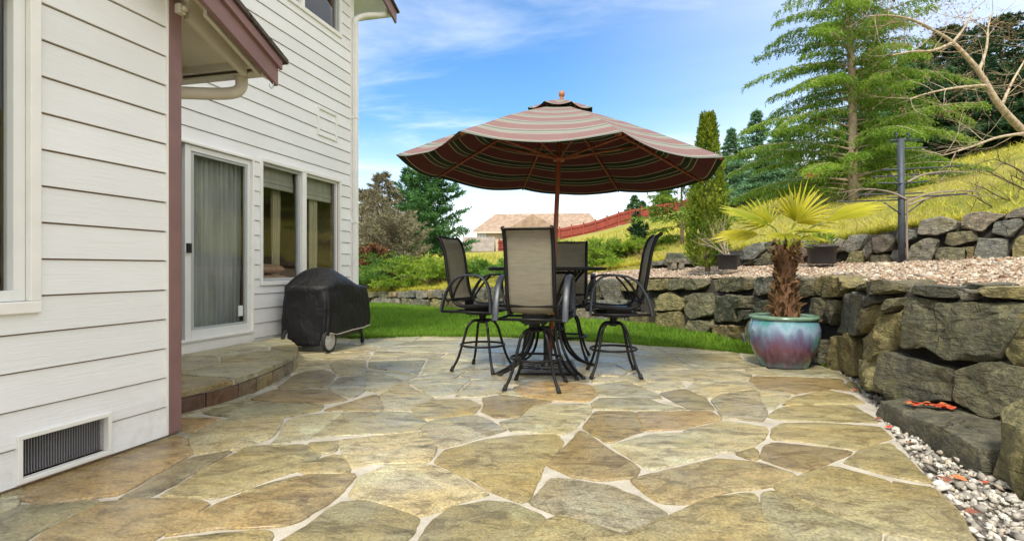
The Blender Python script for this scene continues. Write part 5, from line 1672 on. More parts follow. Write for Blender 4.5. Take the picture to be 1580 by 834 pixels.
# ================================================================== POTTED PALM
PP = (2.865, 5.88)
def mat_glaze():
    m, nt, out = mat_new('pot_glaze'); h = NT(nt); co = h.coord('Object')
    s = h.n.new('ShaderNodeSeparateXYZ'); h.l.new(co, s.inputs[0])
    n = h.noise(h.coord('Object', (1, 1, .28)), 9, 6, .6, .6); n2 = h.noise(co, 3.2, 4, .6, .5); n3 = h.noise(h.coord('Object', (1, 1, .15)), 26, 3)
    z = h.math('ADD', h.math('MULTIPLY', s.outputs[2], 1.85), h.math('MULTIPLY', h.math('SUBTRACT', n, .5), .62))
    z = h.math('ADD', z, h.math('MULTIPLY', h.math('SUBTRACT', n3, .5), .2))
    c = h.ramp(z, [(.0,(.06,.08,.09)),(.16,(.07,.03,.045)),(.34,(.13,.04,.075)),(.50,(.12,.085,.16)),(.62,(.13,.17,.26)),(.76,(.22,.31,.40)),(.88,(.12,.27,.32)),(1,(.09,.22,.20))])
    c = h.mix(h.rng(n2, .56, .66, 0, .8, True), c, (.05,.24,.22))
    h.bsdf(out, c, .13, 0, h.bump(n2, .08, .01), .6, **{'Coat Weight': .4}); return m
M_GLAZE = mat_glaze()
pot = empty('glazed_pot', (*PP, .003), .4, 'big round glazed pot in blue, teal and plum standing by the stone wall', 'pot')
mb = MB(); mb.lathe([(.0,0),(.222,0),(.238,.012),(.240,.03),(.250,.06),(.292,.14),(.333,.24),(.352,.33),(.350,.40),(.333,.46),(.318,.495),(.316,.507),(.285,.507),(.29,.47),(.30,.40),(.0,.40)], 56, close=False); mb.build('body', M_GLAZE, pot)
mb = MB(); mb.lathe([(.300,.500),(.322,.497),(.338,.505),(.342,.518),(.336,.532),(.318,.540),(.300,.538),(.288,.525),(.290,.507)], 56, close=False); mb.build('rim', plain('rim_glaze', (.13,.22,.15), .2, 0, .2, 9, 0, .6), pot)
mb = MB(); mb.lathe([(0,.485),(.12,.482),(.22,.478),(.288,.470)], 40, close=False); mb.build('soil', plain('pot_soil', (.10,.11,.03), .95, 0, .6, 30, .9), pot)
palm = empty('fan_palm', (PP[0]+.01, PP[1], .475), 0, 'fan palm with a shaggy brown trunk and yellow-green leaves growing in the big glazed pot', 'palm')
M_FIBRE = foliage('palm_fibre', (.045,.024,.011), (.25,.145,.065), .1)
M_FROND = foliage('palm_frond', (.16,.26,.015), (.62,.56,.05), .42, .42)
mb = MB(); P = []
for j in range(16):
    z = j/15*.80; r = .104 + .018*math.sin(j*.55) - .022*j/15
    P.append([((r+.014*noise.noise(Vector((math.cos(k*.3927)*2, math.sin(k*.3927)*2, j*.9))))*math.cos(k*.3927)+.02*z, (r)*math.sin(k*.3927), z) for k in range(16)])
mb.grid(P, closed=True); mb.build('trunk', plain('palm_trunk', (.14,.07,.035), .9, 0, .45, 14, .9), palm)
def strips(name, starts, dirs, lens, wids, mat, parent, seed, curl=.2, tint=None, segs=2):
    """flat tapering strips"""
    r = np.random.default_rng(seed); V, Fs, T = [], [], []
    for i, (s, d, L, w) in enumerate(zip(starts, dirs, lens, wids)):
        s = Vector(s); d = Vector(d).normalized(); side = d.cross(Vector(r.normal(0, 1, 3))).normalized(); b = len(V)
        cv = side.cross(d)*curl*L*r.normal(0, 1)
        m_ = s+d*L*.55+cv*.5; e = s+d*L+cv+Vector((0,0,-curl*L*.5))
        V += [s-side*w/2, s+side*w/2, m_+side*w*.45, m_-side*w*.45, e]
        Fs += [(b,b+1,b+2,b+3),(b+3,b+2,b+4,b+4)]; t = r.random() if tint is None else tint(i, r); T += [t, t]
    me = bpy.data.meshes.new(name); me.from_pydata([tuple(v) for v in V], [], [tuple(dict.fromkeys(f)) for f in Fs])
    a = me.attributes.new('tint', 'FLOAT', 'FACE'); a.data.foreach_set('value', T); me.materials.append(mat); me.update()
    return link(bpy.data.objects.new(name, me), parent)
st, di, le, wi = [], [], [], []
rp = random.Random(12)
for i in range(520):                        # fibres and dead leaf bases, in a spiral up the trunk
    z = rp.uniform(.0, .84); a = rp.uniform(0, 6.283); r_ = .106+.016*math.sin(z*10)-.022*z
    up = rp.uniform(.2, 1.4) if z < .65 else rp.uniform(-.8, 1.2)
    st.append((r_*math.cos(a)+.02*z, r_*math.sin(a), z)); di.append((math.cos(a)*rp.uniform(.3,.9), math.sin(a)*rp.uniform(.3,.9), up)); le.append(rp.uniform(.05,.12)); wi.append(rp.choice([.006,.008,.03,.045]))
strips('fibre', st, di, le, wi, M_FIBRE, palm, 5)
def fan_leaf(hub, d, nrm, L, spread, nseg, tint0, seed, droop=.12, name='frond', jn=.42, sw=.22):
    r = random.Random(seed); d = Vector(d).normalized(); nrm = Vector(nrm); nrm = (nrm-d*nrm.dot(d)).normalized(); x = d.cross(nrm)
    V, Fs, T = [], [], []
    hub = Vector(hub); st_ = 2*spread/nseg
    def pt(a, rr, up, l): return hub + (d*math.cos(a)+x*math.sin(a))*rr + nrm*(up + .10*rr*math.sin(abs(a))**1.2) - Vector((0,0,1))*droop*l*l*L
    for i in range(nseg):
        a0 = -spread+i*st_; a1 = a0+st_; am = (a0+a1)/2
        Ls = L*(1-.30*(am/spread)**2)*r.uniform(.92,1.06); b = len(V)
        fold = .018
        V += [pt(am,.01*L,0,0), pt(a0,.65*jn*Ls,-.006,.65*jn), pt(am,.65*jn*Ls,fold,.65*jn), pt(a1,.65*jn*Ls,-.006,.65*jn), pt(a0,jn*Ls,-.007,jn), pt(am,jn*Ls,fold*1.1,jn), pt(a1,jn*Ls,-.007,jn),
              pt(am-st_*sw,max(.70,jn+.12)*Ls,-.002,.74), pt(am,max(.70,jn+.12)*Ls,fold*.7,.74), pt(am+st_*sw,max(.70,jn+.12)*Ls,-.002,.74), pt(am+r.uniform(-.03,.03),1.0*Ls,0,1.05)]
        Fs += [(b,b+1,b+2),(b,b+2,b+3),(b+1,b+4,b+5,b+2),(b+2,b+5,b+6,b+3),(b+4,b+7,b+8,b+5),(b+5,b+8,b+9,b+6),(b+7,b+10,b+8),(b+8,b+10,b+9)]
        t = min(1, max(0, tint0+r.uniform(-.14,.14))); T += [t*.95, t, t, min(1,t+.05), t, min(1,t+.08), min(1,t+.15), min(1,t+.15)]
    me = bpy.data.meshes.new(name); me.from_pydata([tuple(v) for v in V], [], Fs)
    a = me.attributes.new('tint', 'FLOAT', 'FACE'); a.data.foreach_set('value', T); me.materials.append(M_FROND); me.update()
    return link(bpy.data.objects.new(name, me), palm)
CR = Vector((.02, 0, .80))
FR = [ # hub offset, direction, normal, length, spread, segments, tint
 ((-.24,-.10,.22), (-.95,-.18,.34), (.25,-.35,.9), .60, R(58), 15, .42, .34, .24),
 ((.40,-.03,.24), (.88,.0,.42), (-.42,-.42,.75), .66, R(26), 12, .62, .62, .30),
 ((.05,-.10,.24), (.20,-.12,1.0), (.05,-1,.1), .50, R(72), 17, .74, .26, .17),
 ((.15,.10,.24), (.62,.25,.70), (-.2,-.8,.5), .56, R(64), 15, .84, .28, .18),
 ((-.12,.12,.22), (-.50,.35,.62), (.1,-.9,.5), .48, R(72), 15, .62, .28, .19),
 ((-.22,.14,.12), (-.97,.22,.02), (.1,-.35,.9), .54, R(50), 13, .88, .34, .22),
 ((.05,-.22,.12), (.15,-.95,.10), (0,.1,1), .38, R(70), 15, .5, .34, .2),
 ((-.12,-.2,.10), (-.5,-.75,-.1), (0,-.2,1), .34, R(56), 12, .55, .32, .2),
 ((.20,.2,.10), (.75,.65,.05), (0,-.2,1), .46, R(60), 14, .7, .34, .2),
]
for i, (h0, d, n_, L, sp, ns, ti, jn_, sw_) in enumerate(FR):
    hub = CR+Vector(h0); fan_leaf(hub, d, n_, L, sp, ns, ti, 60+i, jn=jn_, sw=sw_)
    mb = MB(); mb.tube(smooth_path([CR+Vector((h0[0]*.1,h0[1]*.1,-.12)), CR+Vector(h0)*.5+Vector((0,0,.03)), hub], 4), [.011]*4+[.009]*4+[.007], 6); mb.build('petiole', plain('petiole', (.24,.28,.05), .5), palm)
st, di, le, wi = [], [], [], []
for i in range(26):
    a = rp.uniform(0, 6.283); st.append((CR.x+.05*math.cos(a), .05*math.sin(a), CR.z-rp.uniform(0,.12))); di.append((math.cos(a)*.8, math.sin(a)*.8, rp.uniform(.1,1.2))); le.append(rp.uniform(.16,.30)); wi.append(rp.uniform(.010,.022))
strips('young_blades', st, di, le, wi, M_FROND, palm, 9, .25)
# ================================================================== TREES AND SHRUBS
M_BARK = plain('bark', (.16,.115,.08), .9, 0, .35, 7, .8)
M_BARKL = plain('pale_bark', (.34,.27,.19), .85, 0, .3, 9, .6)
M_TWIG = plain('twig', (.17,.12,.085), .9, 0, .3, 9)
M_CEDAR = foliage('cedar_needles', (.055,.15,.015), (.31,.45,.05), .4)
M_FIR = foliage('fir_needles', (.035,.10,.035), (.15,.28,.10), .3)
M_FIRB = foliage('blue_fir_needles', (.06,.16,.075), (.22,.37,.20), .3)
M_PINE = foliage('pine_needles', (.02,.075,.022), (.11,.26,.07), .3)
M_DARKN = foliage('dark_needles', (.012,.040,.016), (.06,.125,.045), .25)
M_BRIGHT = foliage('bright_needles', (.07,.16,.015), (.30,.42,.06), .35)
M_CYP = foliage('cypress_scales', (.05,.13,.012), (.38,.42,.04), .35)
M_JUN = foliage('juniper_scales', (.06,.17,.015), (.38,.50,.05), .35)
M_JUND = foliage('dark_juniper_scales', (.025,.10,.02), (.19,.36,.05), .35)
M_BROWN = foliage('dry_foliage', (.13,.12,.075), (.36,.33,.20), .3)
M_RUSTL = foliage('rust_leaves', (.13,.06,.03), (.27,.13,.06), .3)
M_BUD = foliage('bud_leaves', (.16,.085,.05), (.33,.19,.12), .3)

def unit(a): return a/np.maximum(np.linalg.norm(a, axis=-1, keepdims=True), 1e-9)
def needles(name, S, D, L, K, ll, lw, spread, mat, parent, seed, base_tint=None, up=0.0):
    """K slim diamond leaves along each twig segment (start S, dir D, length L)"""
    r = np.random.default_rng(seed)
    S = np.repeat(np.asarray(S, float), K, 0); D = np.repeat(unit(np.asarray(D, float)), K, 0); L = np.repeat(np.asarray(L, float), K)
    n = len(S); P = S + D*(L*r.random(n))[:, None]
    d = unit(D + r.normal(0, spread, (n, 3)) + np.array([0, 0, up])); l_ = ll*r.uniform(.6, 1.35, n); w = lw*r.uniform(.7, 1.3, n)
    side = unit(np.cross(d, r.normal(0, 1, (n, 3))))
    V = np.zeros((n, 4, 3)); V[:, 0] = P; V[:, 1] = P + d*(l_*.45)[:, None] + side*(w/2)[:, None]; V[:, 2] = P + d*l_[:, None]; V[:, 3] = P + d*(l_*.45)[:, None] - side*(w/2)[:, None]
    bt = r.random(len(L)//K) if base_tint is None else np.asarray(base_tint)
    t = np.clip(np.repeat(bt, K)*.75 + r.uniform(-.12, .3, n), 0, 1)
    return np_mesh(name, V.reshape(-1, 3), np.arange(n*4).reshape(-1, 4), mat, parent, tint=t)

def conifer(name, base, H, Rb, seed, mat, label, cat='tree', group=None, bark=None, nb=90, z0=.08, droop=.25, up0=.15, tw=11, K=9, ll=.12, lw=.03, spread=.45, taper=1.0, trunk=.02, lenvar=.25, gap=0.0, hang=0.0, lean=(0,0), twl=.32):
    r = random.Random(seed); t = empty(name, base, 0, label, cat, group)
    mb = MB(); top = Vector((lean[0], lean[1], H))
    def tp(f): return Vector((lean[0]*f*f, lean[1]*f*f, H*f)) + Vector((noise.noise(Vector((f*3, seed, 0))), noise.noise(Vector((f*3, seed, 5))), 0))*H*.008
    mb.tube([tp(k/12) - (Vector((0,0,.15)) if k == 0 else Vector()) for k in range(13)], [max(.006, H*trunk*(1-k/12)**.85) for k in range(13)], 9)
    S, D, L, T = [], [], [], []
    for i in range(nb):
        f = z0+(1-z0)*((i+r.random())/nb)**1.05
        if f > .985: f = .985
        prof = ((1-f)/(1-z0))**taper
        bl = Rb*prof*(1+r.uniform(-lenvar, lenvar)) + .04*Rb
        if gap and r.random() < gap: continue
        a = i*2.39996 + r.uniform(-.5, .5); p = tp(f); dirn = Vector((math.cos(a), math.sin(a), 0))
        pts = []; up = up0 + r.uniform(-.1, .12) + f*.5
        N = 5
        for k in range(N+1):
            q = k/N; pts.append(p + dirn*bl*q + Vector((0,0,1))*bl*(up*q - droop*q*q + .10*droop*q**4))
        mb.tube(pts, [max(.004, .011*H/8*(1-q/(N+1)))*(.6+bl/Rb*.6) for q in range(N+1)], 4, cap=False)
        nt_ = max(3, int(tw*(.35+.65*bl/Rb))); bt = r.random()
        side = dirn.cross(Vector((0,0,1)))
        for j in range(nt_):
            q = .12+.88*(j+r.random())/nt_; k = min(N-1, int(q*N)); b = pts[k].lerp(pts[k+1], q*N-k); tg = (pts[k+1]-pts[k]).normalized()
            for sgn in (-1, 1):
                d = (tg*r.uniform(.5,.95) + side*sgn*r.uniform(.5,1.0) + Vector((0,0,1))*(r.uniform(-.2,.1)-hang*r.random())).normalized()
                S.append(b); D.append(d); L.append(bl*twl*(1.15-q*.75)*r.uniform(.6,1.2)+.05); T.append(min(1, max(0, bt*.55+r.random()*.45)))
        S.append(pts[-2]); D.append((pts[-1]-pts[-2]).normalized()); L.append(bl*.22); T.append(bt)
    S.append(tp(.97)); D.append(Vector((0,0,1))); L.append(H*.04); T.append(.6)
    mb.build('trunk', bark or M_BARK, t)
    needles('crown', [tuple(s) for s in S], [tuple(d) for d in D], L, K, ll, lw, spread, mat, t, seed, T)
    return t

def hill_at(x, y, default=0.0):
    """height of the hillside strip at x, y (nearest of its points)"""
    best = None; bd = 1e9
    for row in HILL[::1]:
        for p in row:
            d = (p[0]-x)**2+(p[1]-y)**2
            if d < bd: bd = d; best = p
    return best[2]
def on_hill(px, Y): x = (px-CX)/F*Y; return (x, Y, hill_at(x, Y)-.03)

# 1 big feathery cedar on the slope: long layered boughs with hanging curtains of needles
def cedar(base, H, Rb, seed, label):
    r = random.Random(seed); t = empty('cedar_tree', base, 0, label, 'tree'); mb = MB()
    def tp(f): return Vector((-.30*f*f, .1*f, H*f)) + Vector((noise.noise(Vector((f*3, seed, 0)))*.06, 0, 0))
    mb.tube([tp(k/14) - (Vector((0,0,.2)) if k == 0 else Vector()) for k in range(15)], [.135*(1-k/14)**.8+.014 for k in range(15)], 9)
    S, D, L, T = [], [], [], []
    nb = 172
    for i in range(nb):
        f = .035+.95*((i+r.random())/nb)**1.12; p = tp(f); a = i*2.39996 + r.uniform(-.5, .5)
        if abs(math.atan2(math.sin(a-4.05), math.cos(a-4.05))) < .55 and r.random() < .62: continue
        bl = Rb*((1-f)**.72)*r.uniform(.55, 1.25)+.15
        dirn = Vector((math.cos(a), math.sin(a), 0)); side = dirn.cross(Vector((0,0,1))); N = 7
        up = r.uniform(.10, .34)+.25*f; dr = r.uniform(.22, .46); bend = r.uniform(-.18, .18)
        pts = [p + dirn*bl*(k/N) + side*bl*bend*(k/N)**2 + Vector((0,0,1))*bl*(up*(k/N) - dr*(k/N)**2.2) for k in range(N+1)]
        mb.tube(pts, [max(.005, .030*(1-k/(N+.6))*(bl/Rb+.25)) for k in range(N+1)], 5, cap=False)
        nt_ = int(14 + 30*bl/Rb); bt = r.random(); thin = .55 if f > .62 else 1.0
        for j in range(nt_):
            q = .10+.90*((j+r.random())/nt_)
            if r.random() > thin: continue
            k = min(N-1, int(q*N)); b = pts[k].lerp(pts[k+1], q*N-k); tg = (pts[k+1]-pts[k]).normalized()
            for sg in (-1, 1):
                d = (tg*r.uniform(.35,.8)+side*sg*r.uniform(.6,1.0)+Vector((0,0,r.uniform(-.28,.06)))).normalized(); ln = (.10+.30*bl*(1.05-q)*.6)*r.uniform(.6,1.25)+.05
                tt = min(1, max(0, bt*.45+r.random()*.4+.18*q))
                S.append(b); D.append(d); L.append(ln); T.append(tt)
                for m_ in range(3):
                    u = (m_+r.random())/3; c = b+d*ln*u
                    S.append(c); D.append((d*.5+Vector((r.gauss(0,.25), r.gauss(0,.25), -r.uniform(.35,1.1)))).normalized()); L.append(r.uniform(.07,.20)*(1 if f < .7 else .7)); T.append(max(0, tt-.12*r.random()))
    mb.build('trunk', M_BARKL, t)
    needles('crown', [tuple(s_) for s_ in S], [tuple(d) for d in D], L, 7, .075, .021, .42, M_CEDAR, t, seed, T)
    return t
cedar(on_hill(1318, 17.0), 9.6, 3.5, 41, 'tall feathery bright green cedar with a bare light trunk, behind the fan palm')
# 2 columnar cypress at the terrace edge
def column_tree(base, H, Rm, seed, label):
    r = random.Random(seed); t = empty('cypress', base, 0, label, 'tree')
    mb = MB(); mb.tube([(0,0,-.05),(0,0,H*.5),(0,0,H*.93)], [.05,.035,.01], 8); mb.build('trunk', M_BARK, t)
    S, D, L, T = [], [], [], []
    for i in range(2600):
        f = r.random()**.9; rr_ = Rm*(min(1, (f+.03)/.10)**.5)*(1-max(0, f-.35)/.65*.80)**.9
        a = r.uniform(0, 6.283); q = r.uniform(.55, 1.0)*(1+.34*noise.noise(Vector((math.cos(a)*2.2, math.sin(a)*2.2, f*11))))
        S.append((rr_*q*math.cos(a), rr_*q*math.sin(a), f*H*.97)); D.append((math.cos(a)*.45, math.sin(a)*.45, 1)); L.append(.09)
        T.append(min(1, max(0, .5*(noise.noise(Vector((math.cos(a)*1.6, math.sin(a)*1.6, f*6)))+.9)*r.uniform(.5,1.1) + .35*max(0, f-.7))))
    needles('crown', S, D, L, 8, .062, .022, .38, M_CYP, t, seed, T); return t
cx_, cy_ = gp(1092, 414.5)if False else ((1092-CX)/F*9.6, 9.6)
column_tree((cx_, cy_, 1.03), 2.66, .33, 5, 'narrow columnar cypress at the back of the wood chip terrace beside the black plastic pot')
# 3 firs beyond the fence and on the ridge
def at_px(px, Y): return on_hill(px, Y)
FG = 'firs standing on the ridge'
def fir_px(px, ytop, Y, Rb, seed, mat, label, **kw):
    b = on_hill(px, Y); H = EYE+(HY-ytop)/F*Y - b[2]
    return conifer('fir_tree', b, H, Rb, seed, mat, label, group=FG, **kw)
kw = dict(nb=80, tw=12, K=14, ll=.20, lw=.055, droop=.22, up0=.05, z0=.04, lenvar=.35, spread=.5, taper=1.2)
fir_px(1167, 172, 33, 2.4, 51, M_FIRB, 'tallest blue-green fir beyond the slope, just left of the big cedar', **kw)
fir_px(1128, 200, 35, 1.9, 52, M_FIRB, 'slim blue-green fir right beside the columnar cypress top', **kw)
fir_px(1205, 190, 34, 1.8, 53, M_FIRB, 'thin-topped blue-green fir half hidden behind the left branches of the big cedar', **kw)
fir_px(1182, 232, 29, 2.1, 54, M_FIRB, 'low broad blue-green fir in front of the taller firs left of the big cedar', **kw)
kw2 = dict(nb=50, tw=8, K=10, ll=.32, lw=.10, taper=1.1, droop=.15, up0=.05, z0=.03)
fir_px(979, 303, 70, 2.0, 55, M_FIR, 'small pointed fir behind the red fence, the taller of a pair', **kw2)
fir_px(991, 312, 71, 1.7, 56, M_FIR, 'small fir behind the red fence, the shorter of a pair', **kw2)
fir_px(1024, 296, 66, 2.0, 57, M_FIR, 'fir behind the red fence next to the bright green conifer', **kw2)
kd = dict(nb=135, tw=14, K=14, ll=.24, lw=.07, droop=.25, up0=.1, z0=.02, taper=.85, lenvar=.35)
fir_px(1462, 45, 32, 4.6, 61, M_DARKN, 'dark evergreen behind the upper branches of the bare pale tree', **kd)
fir_px(1545, 28, 33, 5.0, 62, M_DARKN, 'large dark evergreen at the top of the slope, behind the bare pale tree', **kd)
fir_px(1402, 92, 30, 4.0, 63, M_FIR, 'mid green fir just behind the right side of the big cedar', **kd)
fir_px(1500, 110, 27, 4.2, 64, M_DARKN, 'low dark evergreen at the upper edge of the yellow slope', **kd)
fir_px(1350, 70, 36, 3.4, 66, M_FIR, 'tall fir hidden behind the crown of the big cedar', **kd)
fir_px(1590, 90, 26, 3.8, 65, M_DARKN, 'dark evergreen at the right edge, beyond the lower trunk of the bare pale tree', **kd)
# 4 bright green young conifer left of the cypress
conifer('young_conifer', on_hill(1052, 15.5), 2.7, 1.35, 71, M_BRIGHT, 'bright green loose young conifer on the slope behind the columnar cypress', nb=60, tw=10, K=9, ll=.13, lw=.035, droop=.3, up0=.25, z0=.16, taper=.7, lenvar=.4, hang=.3)
# 5 group left, beyond the lawn
def lefttree(px, ytop, Y, Rb, seed, mat, label, name='pine_tree', **kw):
    b = on_hill(px, Y); H = EYE+(HY-ytop)/F*Y - b[2]
    return conifer(name, b, H, Rb, seed, mat, label, **kw)
lefttree(664, 262, 25.0, 1.75, 81, M_PINE, 'dark green pine beyond the lawn, nearest the tan house', nb=85, tw=11, K=12, ll=.20, lw=.05, droop=-.02, up0=.12, z0=.12, taper=.55, lenvar=.3, spread=.7, twl=.30)
lefttree(630, 262, 28.0, 1.5, 82, M_PINE, 'slimmer dark pine with a bare tip standing behind the umbrella edge', nb=60, tw=9, K=10, ll=.22, lw=.055, droop=.05, up0=.12, z0=.1, taper=.8, lenvar=.3, spread=.7)
lefttree(590, 268, 26.0, 1.9, 83, M_BROWN, 'grey-brown thin-foliaged cedar between the house corner and the dark pines', name='cedar_tree', nb=95, tw=12, K=9, ll=.18, lw=.04, droop=.2, up0=.1, z0=.03, taper=.8, hang=.3)
lefttree(566, 300, 22.0, 1.5, 84, M_BROWN, 'rounded brown shrubby conifer close to the downspout corner of the house', name='shrub', cat='shrub', nb=75, tw=11, K=10, ll=.15, lw=.035, droop=.1, up0=.25, z0=.02, taper=.5)
lefttree(604, 345, 20.5, 1.25, 85, M_BROWN, 'low brown twiggy shrub in front of the grey-brown cedar', name='shrub', cat='shrub', nb=80, tw=11, K=10, ll=.13, lw=.03, droop=0, up0=.45, z0=.02, taper=.35)
lefttree(575, 390, 19.0, .5, 86, M_RUSTL, 'low rust-red shrub just above the green junipers beside the house corner', name='shrub', cat='shrub', nb=40, tw=8, K=10, ll=.09, lw=.05, droop=0, up0=.5, z0=.02, taper=.3)

# bare twigs and bare trees
def branchy(mb, p, d, L, rad, depth, r, out=None, kink=.35, nch=(2,3), shrink=.68):
    p = Vector(p); d = Vector(d).normalized(); pts = [p]; rads = [rad]; N = 4
    for k in range(N):
        d = (d + Vector((r.gauss(0,1), r.gauss(0,1), r.gauss(0,.6)+.15))*kink*.35).normalized(); p = p+d*L/N; pts.append(p); rads.append(rad*(1-.45*(k+1)/N))
    mb.tube(pts, rads, 6 if rad > .02 else 4, cap=False)
    if depth == 0:
        if out is not None: out.append((p, d))
        return
    for c in range(r.randint(*nch)):
        k = r.randint(1, N); q = pts[k]
        nd = (d + Vector((r.gauss(0,1), r.gauss(0,1), r.gauss(0,.7)))*.75).normalized(); branchy(mb, q, nd, L*shrink*r.uniform(.75,1.15), rads[k]*.62, depth-1, r, out, kink, nch, shrink)
    branchy(mb, pts[-1], (d+Vector((0,0,.1))).normalized(), L*shrink, rads[-1]*.85, depth-1, r, out, kink, nch, shrink)
# thin bare twig bush whose tips rise by the downspout
b = on_hill(566, 21.0); t = empty('bare_shrub', b, 0, 'thin leafless shrub whose twigs rise against the sky right beside the downspout', 'shrub')
mb = MB(); r_ = random.Random(3)
for k in range(5): branchy(mb, (r_.uniform(-.2,.2),r_.uniform(-.2,.2),0), (r_.uniform(-.25,.25),r_.uniform(-.2,.2),1), 1.6, .018, 3, r_, None, .3, (1,2))
mb.build('branches', M_TWIG, t)
# bare pale tree, trunk coming in from the right edge
bx = Vector(on_hill(1665, 10.5)); t = empty('bare_tree', bx, 0, 'leafless pale-barked tree with reddish buds leaning in from the right edge', 'tree')
r_ = random.Random(19); tips = []
def P_(px, py, Y): return at(px, py, Y) - bx
tr = smooth_path([(0,0,-.1), P_(1640,250,10.5), P_(1580,203,10.4), P_(1540,160,10.2), P_(1510,110,10.1), P_(1470,66,10.0), P_(1435,44,9.9)], 5)
mb = MB(); n_ = len(tr); mb.tube(tr, [.078*(1-i/n_)**.8+.012 for i in range(n_)], 9)
tips = []
sides = [
 [P_(1435,44,9.9), P_(1405,30,9.7), P_(1370,24,9.5), P_(1335,26,9.4)],
 [P_(1470,66,10.0), P_(1440,78,9.7), P_(1405,80,9.5), P_(1375,86,9.4)],
 [P_(1545,165,10.2), P_(1560,130,10.4), P_(1580,95,10.6), P_(1600,60,10.7)],
 [P_(1510,112,10.1), P_(1522,75,10.3), P_(1525,40,10.4), P_(1532,18,10.5)],
 [P_(1522,132,10.1), P_(1480,135,9.8), P_(1440,142,9.6), P_(1405,152,9.5)],
 [P_(1470,66,10.0), P_(1490,40,10.2), P_(1500,18,10.3)],
 [P_(1585,205,10.4), P_(1540,212,9.6), P_(1500,226,9.2), P_(1455,240,9.0)],
]
for sd_ in sides:
    pth = smooth_path(sd_, 4); n_ = len(pth); mb.tube(pth, [.024*(1-i/n_)+.006 for i in range(n_)], 6)
    for k in range(2, n_, 2):
        for _ in range(2):
            branchy(mb, pth[k], Vector((r_.gauss(0,1), r_.gauss(0,.7), r_.gauss(.25,.7))), r_.uniform(.28,.5), .007, 3, r_, tips, .4, (1,2))
mb.build('branches', plain('pale_tree_bark', (.36,.29,.20), .85, 0, .5, 14, 1.0), t)
tips = [q for q in tips if q[0].z + bx.z > 3.6]
needles('buds', [tuple(p) for p, d in tips], [tuple(d) for p, d in tips], [.05]*len(tips), 2, .04, .018, .7, M_BUD, t, 3)
# low bare branches of a small tree over the slope at the right
bx = Vector(on_hill(1600, 8.9)); t = empty('bare_shrub', bx, 0, 'small leafless dark shrub on the slope above the upper stone wall, by the right edge', 'shrub')
mb = MB(); r_ = random.Random(23)
for px_, py_ in ((1520,262),(1500,300),(1535,245),(1515,288),(1560,270)):
    pth = smooth_path([Vector((0,0,0)), (at(px_+45,py_+22,8.8)-bx), (at(px_,py_,8.5)-bx)], 4); mb.tube(pth, [.014*(1-i/len(pth))+.005 for i in range(len(pth))], 5)
    for k in range(2, len(pth)): branchy(mb, pth[k], (r_.gauss(-.4,.6), r_.gauss(0,.5), r_.gauss(.2,.5)), .28, .006, 2, r_, None, .5, (1,2))
mb.build('branches', plain('dark_twig', (.10,.075,.05), .9), t)

# ---- junipers and other low shrubs
def juniper(base, Rr, Hh, seed, mat, label, nb=46, K=10, ll=.06, lw=.02, tw=12, group=None, elev=(.15,.8), name='juniper'):
    r = random.Random(seed); t = empty(name, base, 0, label, 'shrub', group); mb = MB(); S, D, L, T = [], [], [], []
    for i in range(nb):
        a = r.uniform(0, 6.283); e = r.uniform(*elev); bl = r.uniform(.55, 1.05)
        dirn = Vector((math.cos(a)*math.cos(e)*Rr, math.sin(a)*math.cos(e)*Rr, math.sin(e)*Hh*1.15)); o = Vector((r.uniform(-.3,.3)*Rr, r.uniform(-.3,.3)*Rr, -.03)); N = 5
        pts = [o + dirn*bl*q/N + Vector((0,0,1))*(.22*Hh*math.sin(math.pi*q/N*.8) - .10*Hh*(q/N)**2) for q in range(N+1)]
        mb.tube(pts, [.010*(1-q/(N+1))+.002 for q in range(N+1)], 4, cap=False); bt = r.random()
        ln = dirn.length*bl
        for j in range(tw):
            q = .2+.8*(j+r.random())/tw; k = min(N-1, int(q*N)); b = pts[k].lerp(pts[k+1], q*N-k); tg = (pts[k+1]-pts[k]).normalized(); sd_ = tg.cross(Vector((r.gauss(0,.5), r.gauss(0,.5), 1))).normalized()
            for sg in (-1, 1):
                S.append(tuple(b)); D.append(tuple((tg*.9+sd_*sg*r.uniform(.4,1)+Vector((0,0,r.uniform(0,.5)))).normalized())); L.append(ln*.24*(1.15-q*.7)); T.append(min(1, bt*.5+r.random()*.3+.25*q))
    mb.build('branches', M_TWIG, t); needles('foliage', S, D, L, K, ll, lw, .40, mat, t, seed, T); return t
JG = 'junipers along the back of the lawn'
jun = [ # px, Y, R, H, mat, label
 (566, 17.4, 1.15, .95, M_JUND, 'dark green juniper right beside the grill and the house corner'),
 (600, 18.4, 1.2, 1.05, M_JUND, 'dark arching juniper under the low brown shrubs'),
 (640, 17.6, 1.2, .95, M_JUN, 'bright spreading juniper below the dark pines'),
 (676, 16.6, 1.0, .80, M_JUN, 'yellow-green juniper on the wall head below the dark pine'),
 (620, 17.0, .85, .45, M_JUN, 'low yellow-green juniper hanging over the rocks at the end of the lawn'),
 (712, 18.6, 1.1, .95, M_JUN, 'feathery juniper seen past the back of the grill-side chair'),
 (745, 17.0, .95, .75, M_JUND, 'dark juniper tuft below the tan house, between two chairs'),
 (905, 15.4, 1.0, 1.05, M_JUN, 'tall yellow-green juniper right beside the far chair back'),
 (938, 16.5, 1.0, .75, M_JUND, 'spreading dark juniper on the slope below the red fence'),
 (975, 15.6, .75, .55, M_JUN, 'low juniper sprawling behind the armrests of the palm-side chair'),
 (1008, 17.0, .9, .6, M_JUN, 'bright low juniper at the foot of the young conifer'),
 (935, 13.9, .6, .40, M_JUN, 'small pale juniper on the wall head behind the table'),
 (800, 15.6, 1.0, .75, M_JUND, 'dark juniper hidden mostly behind the nearest chair'),
]
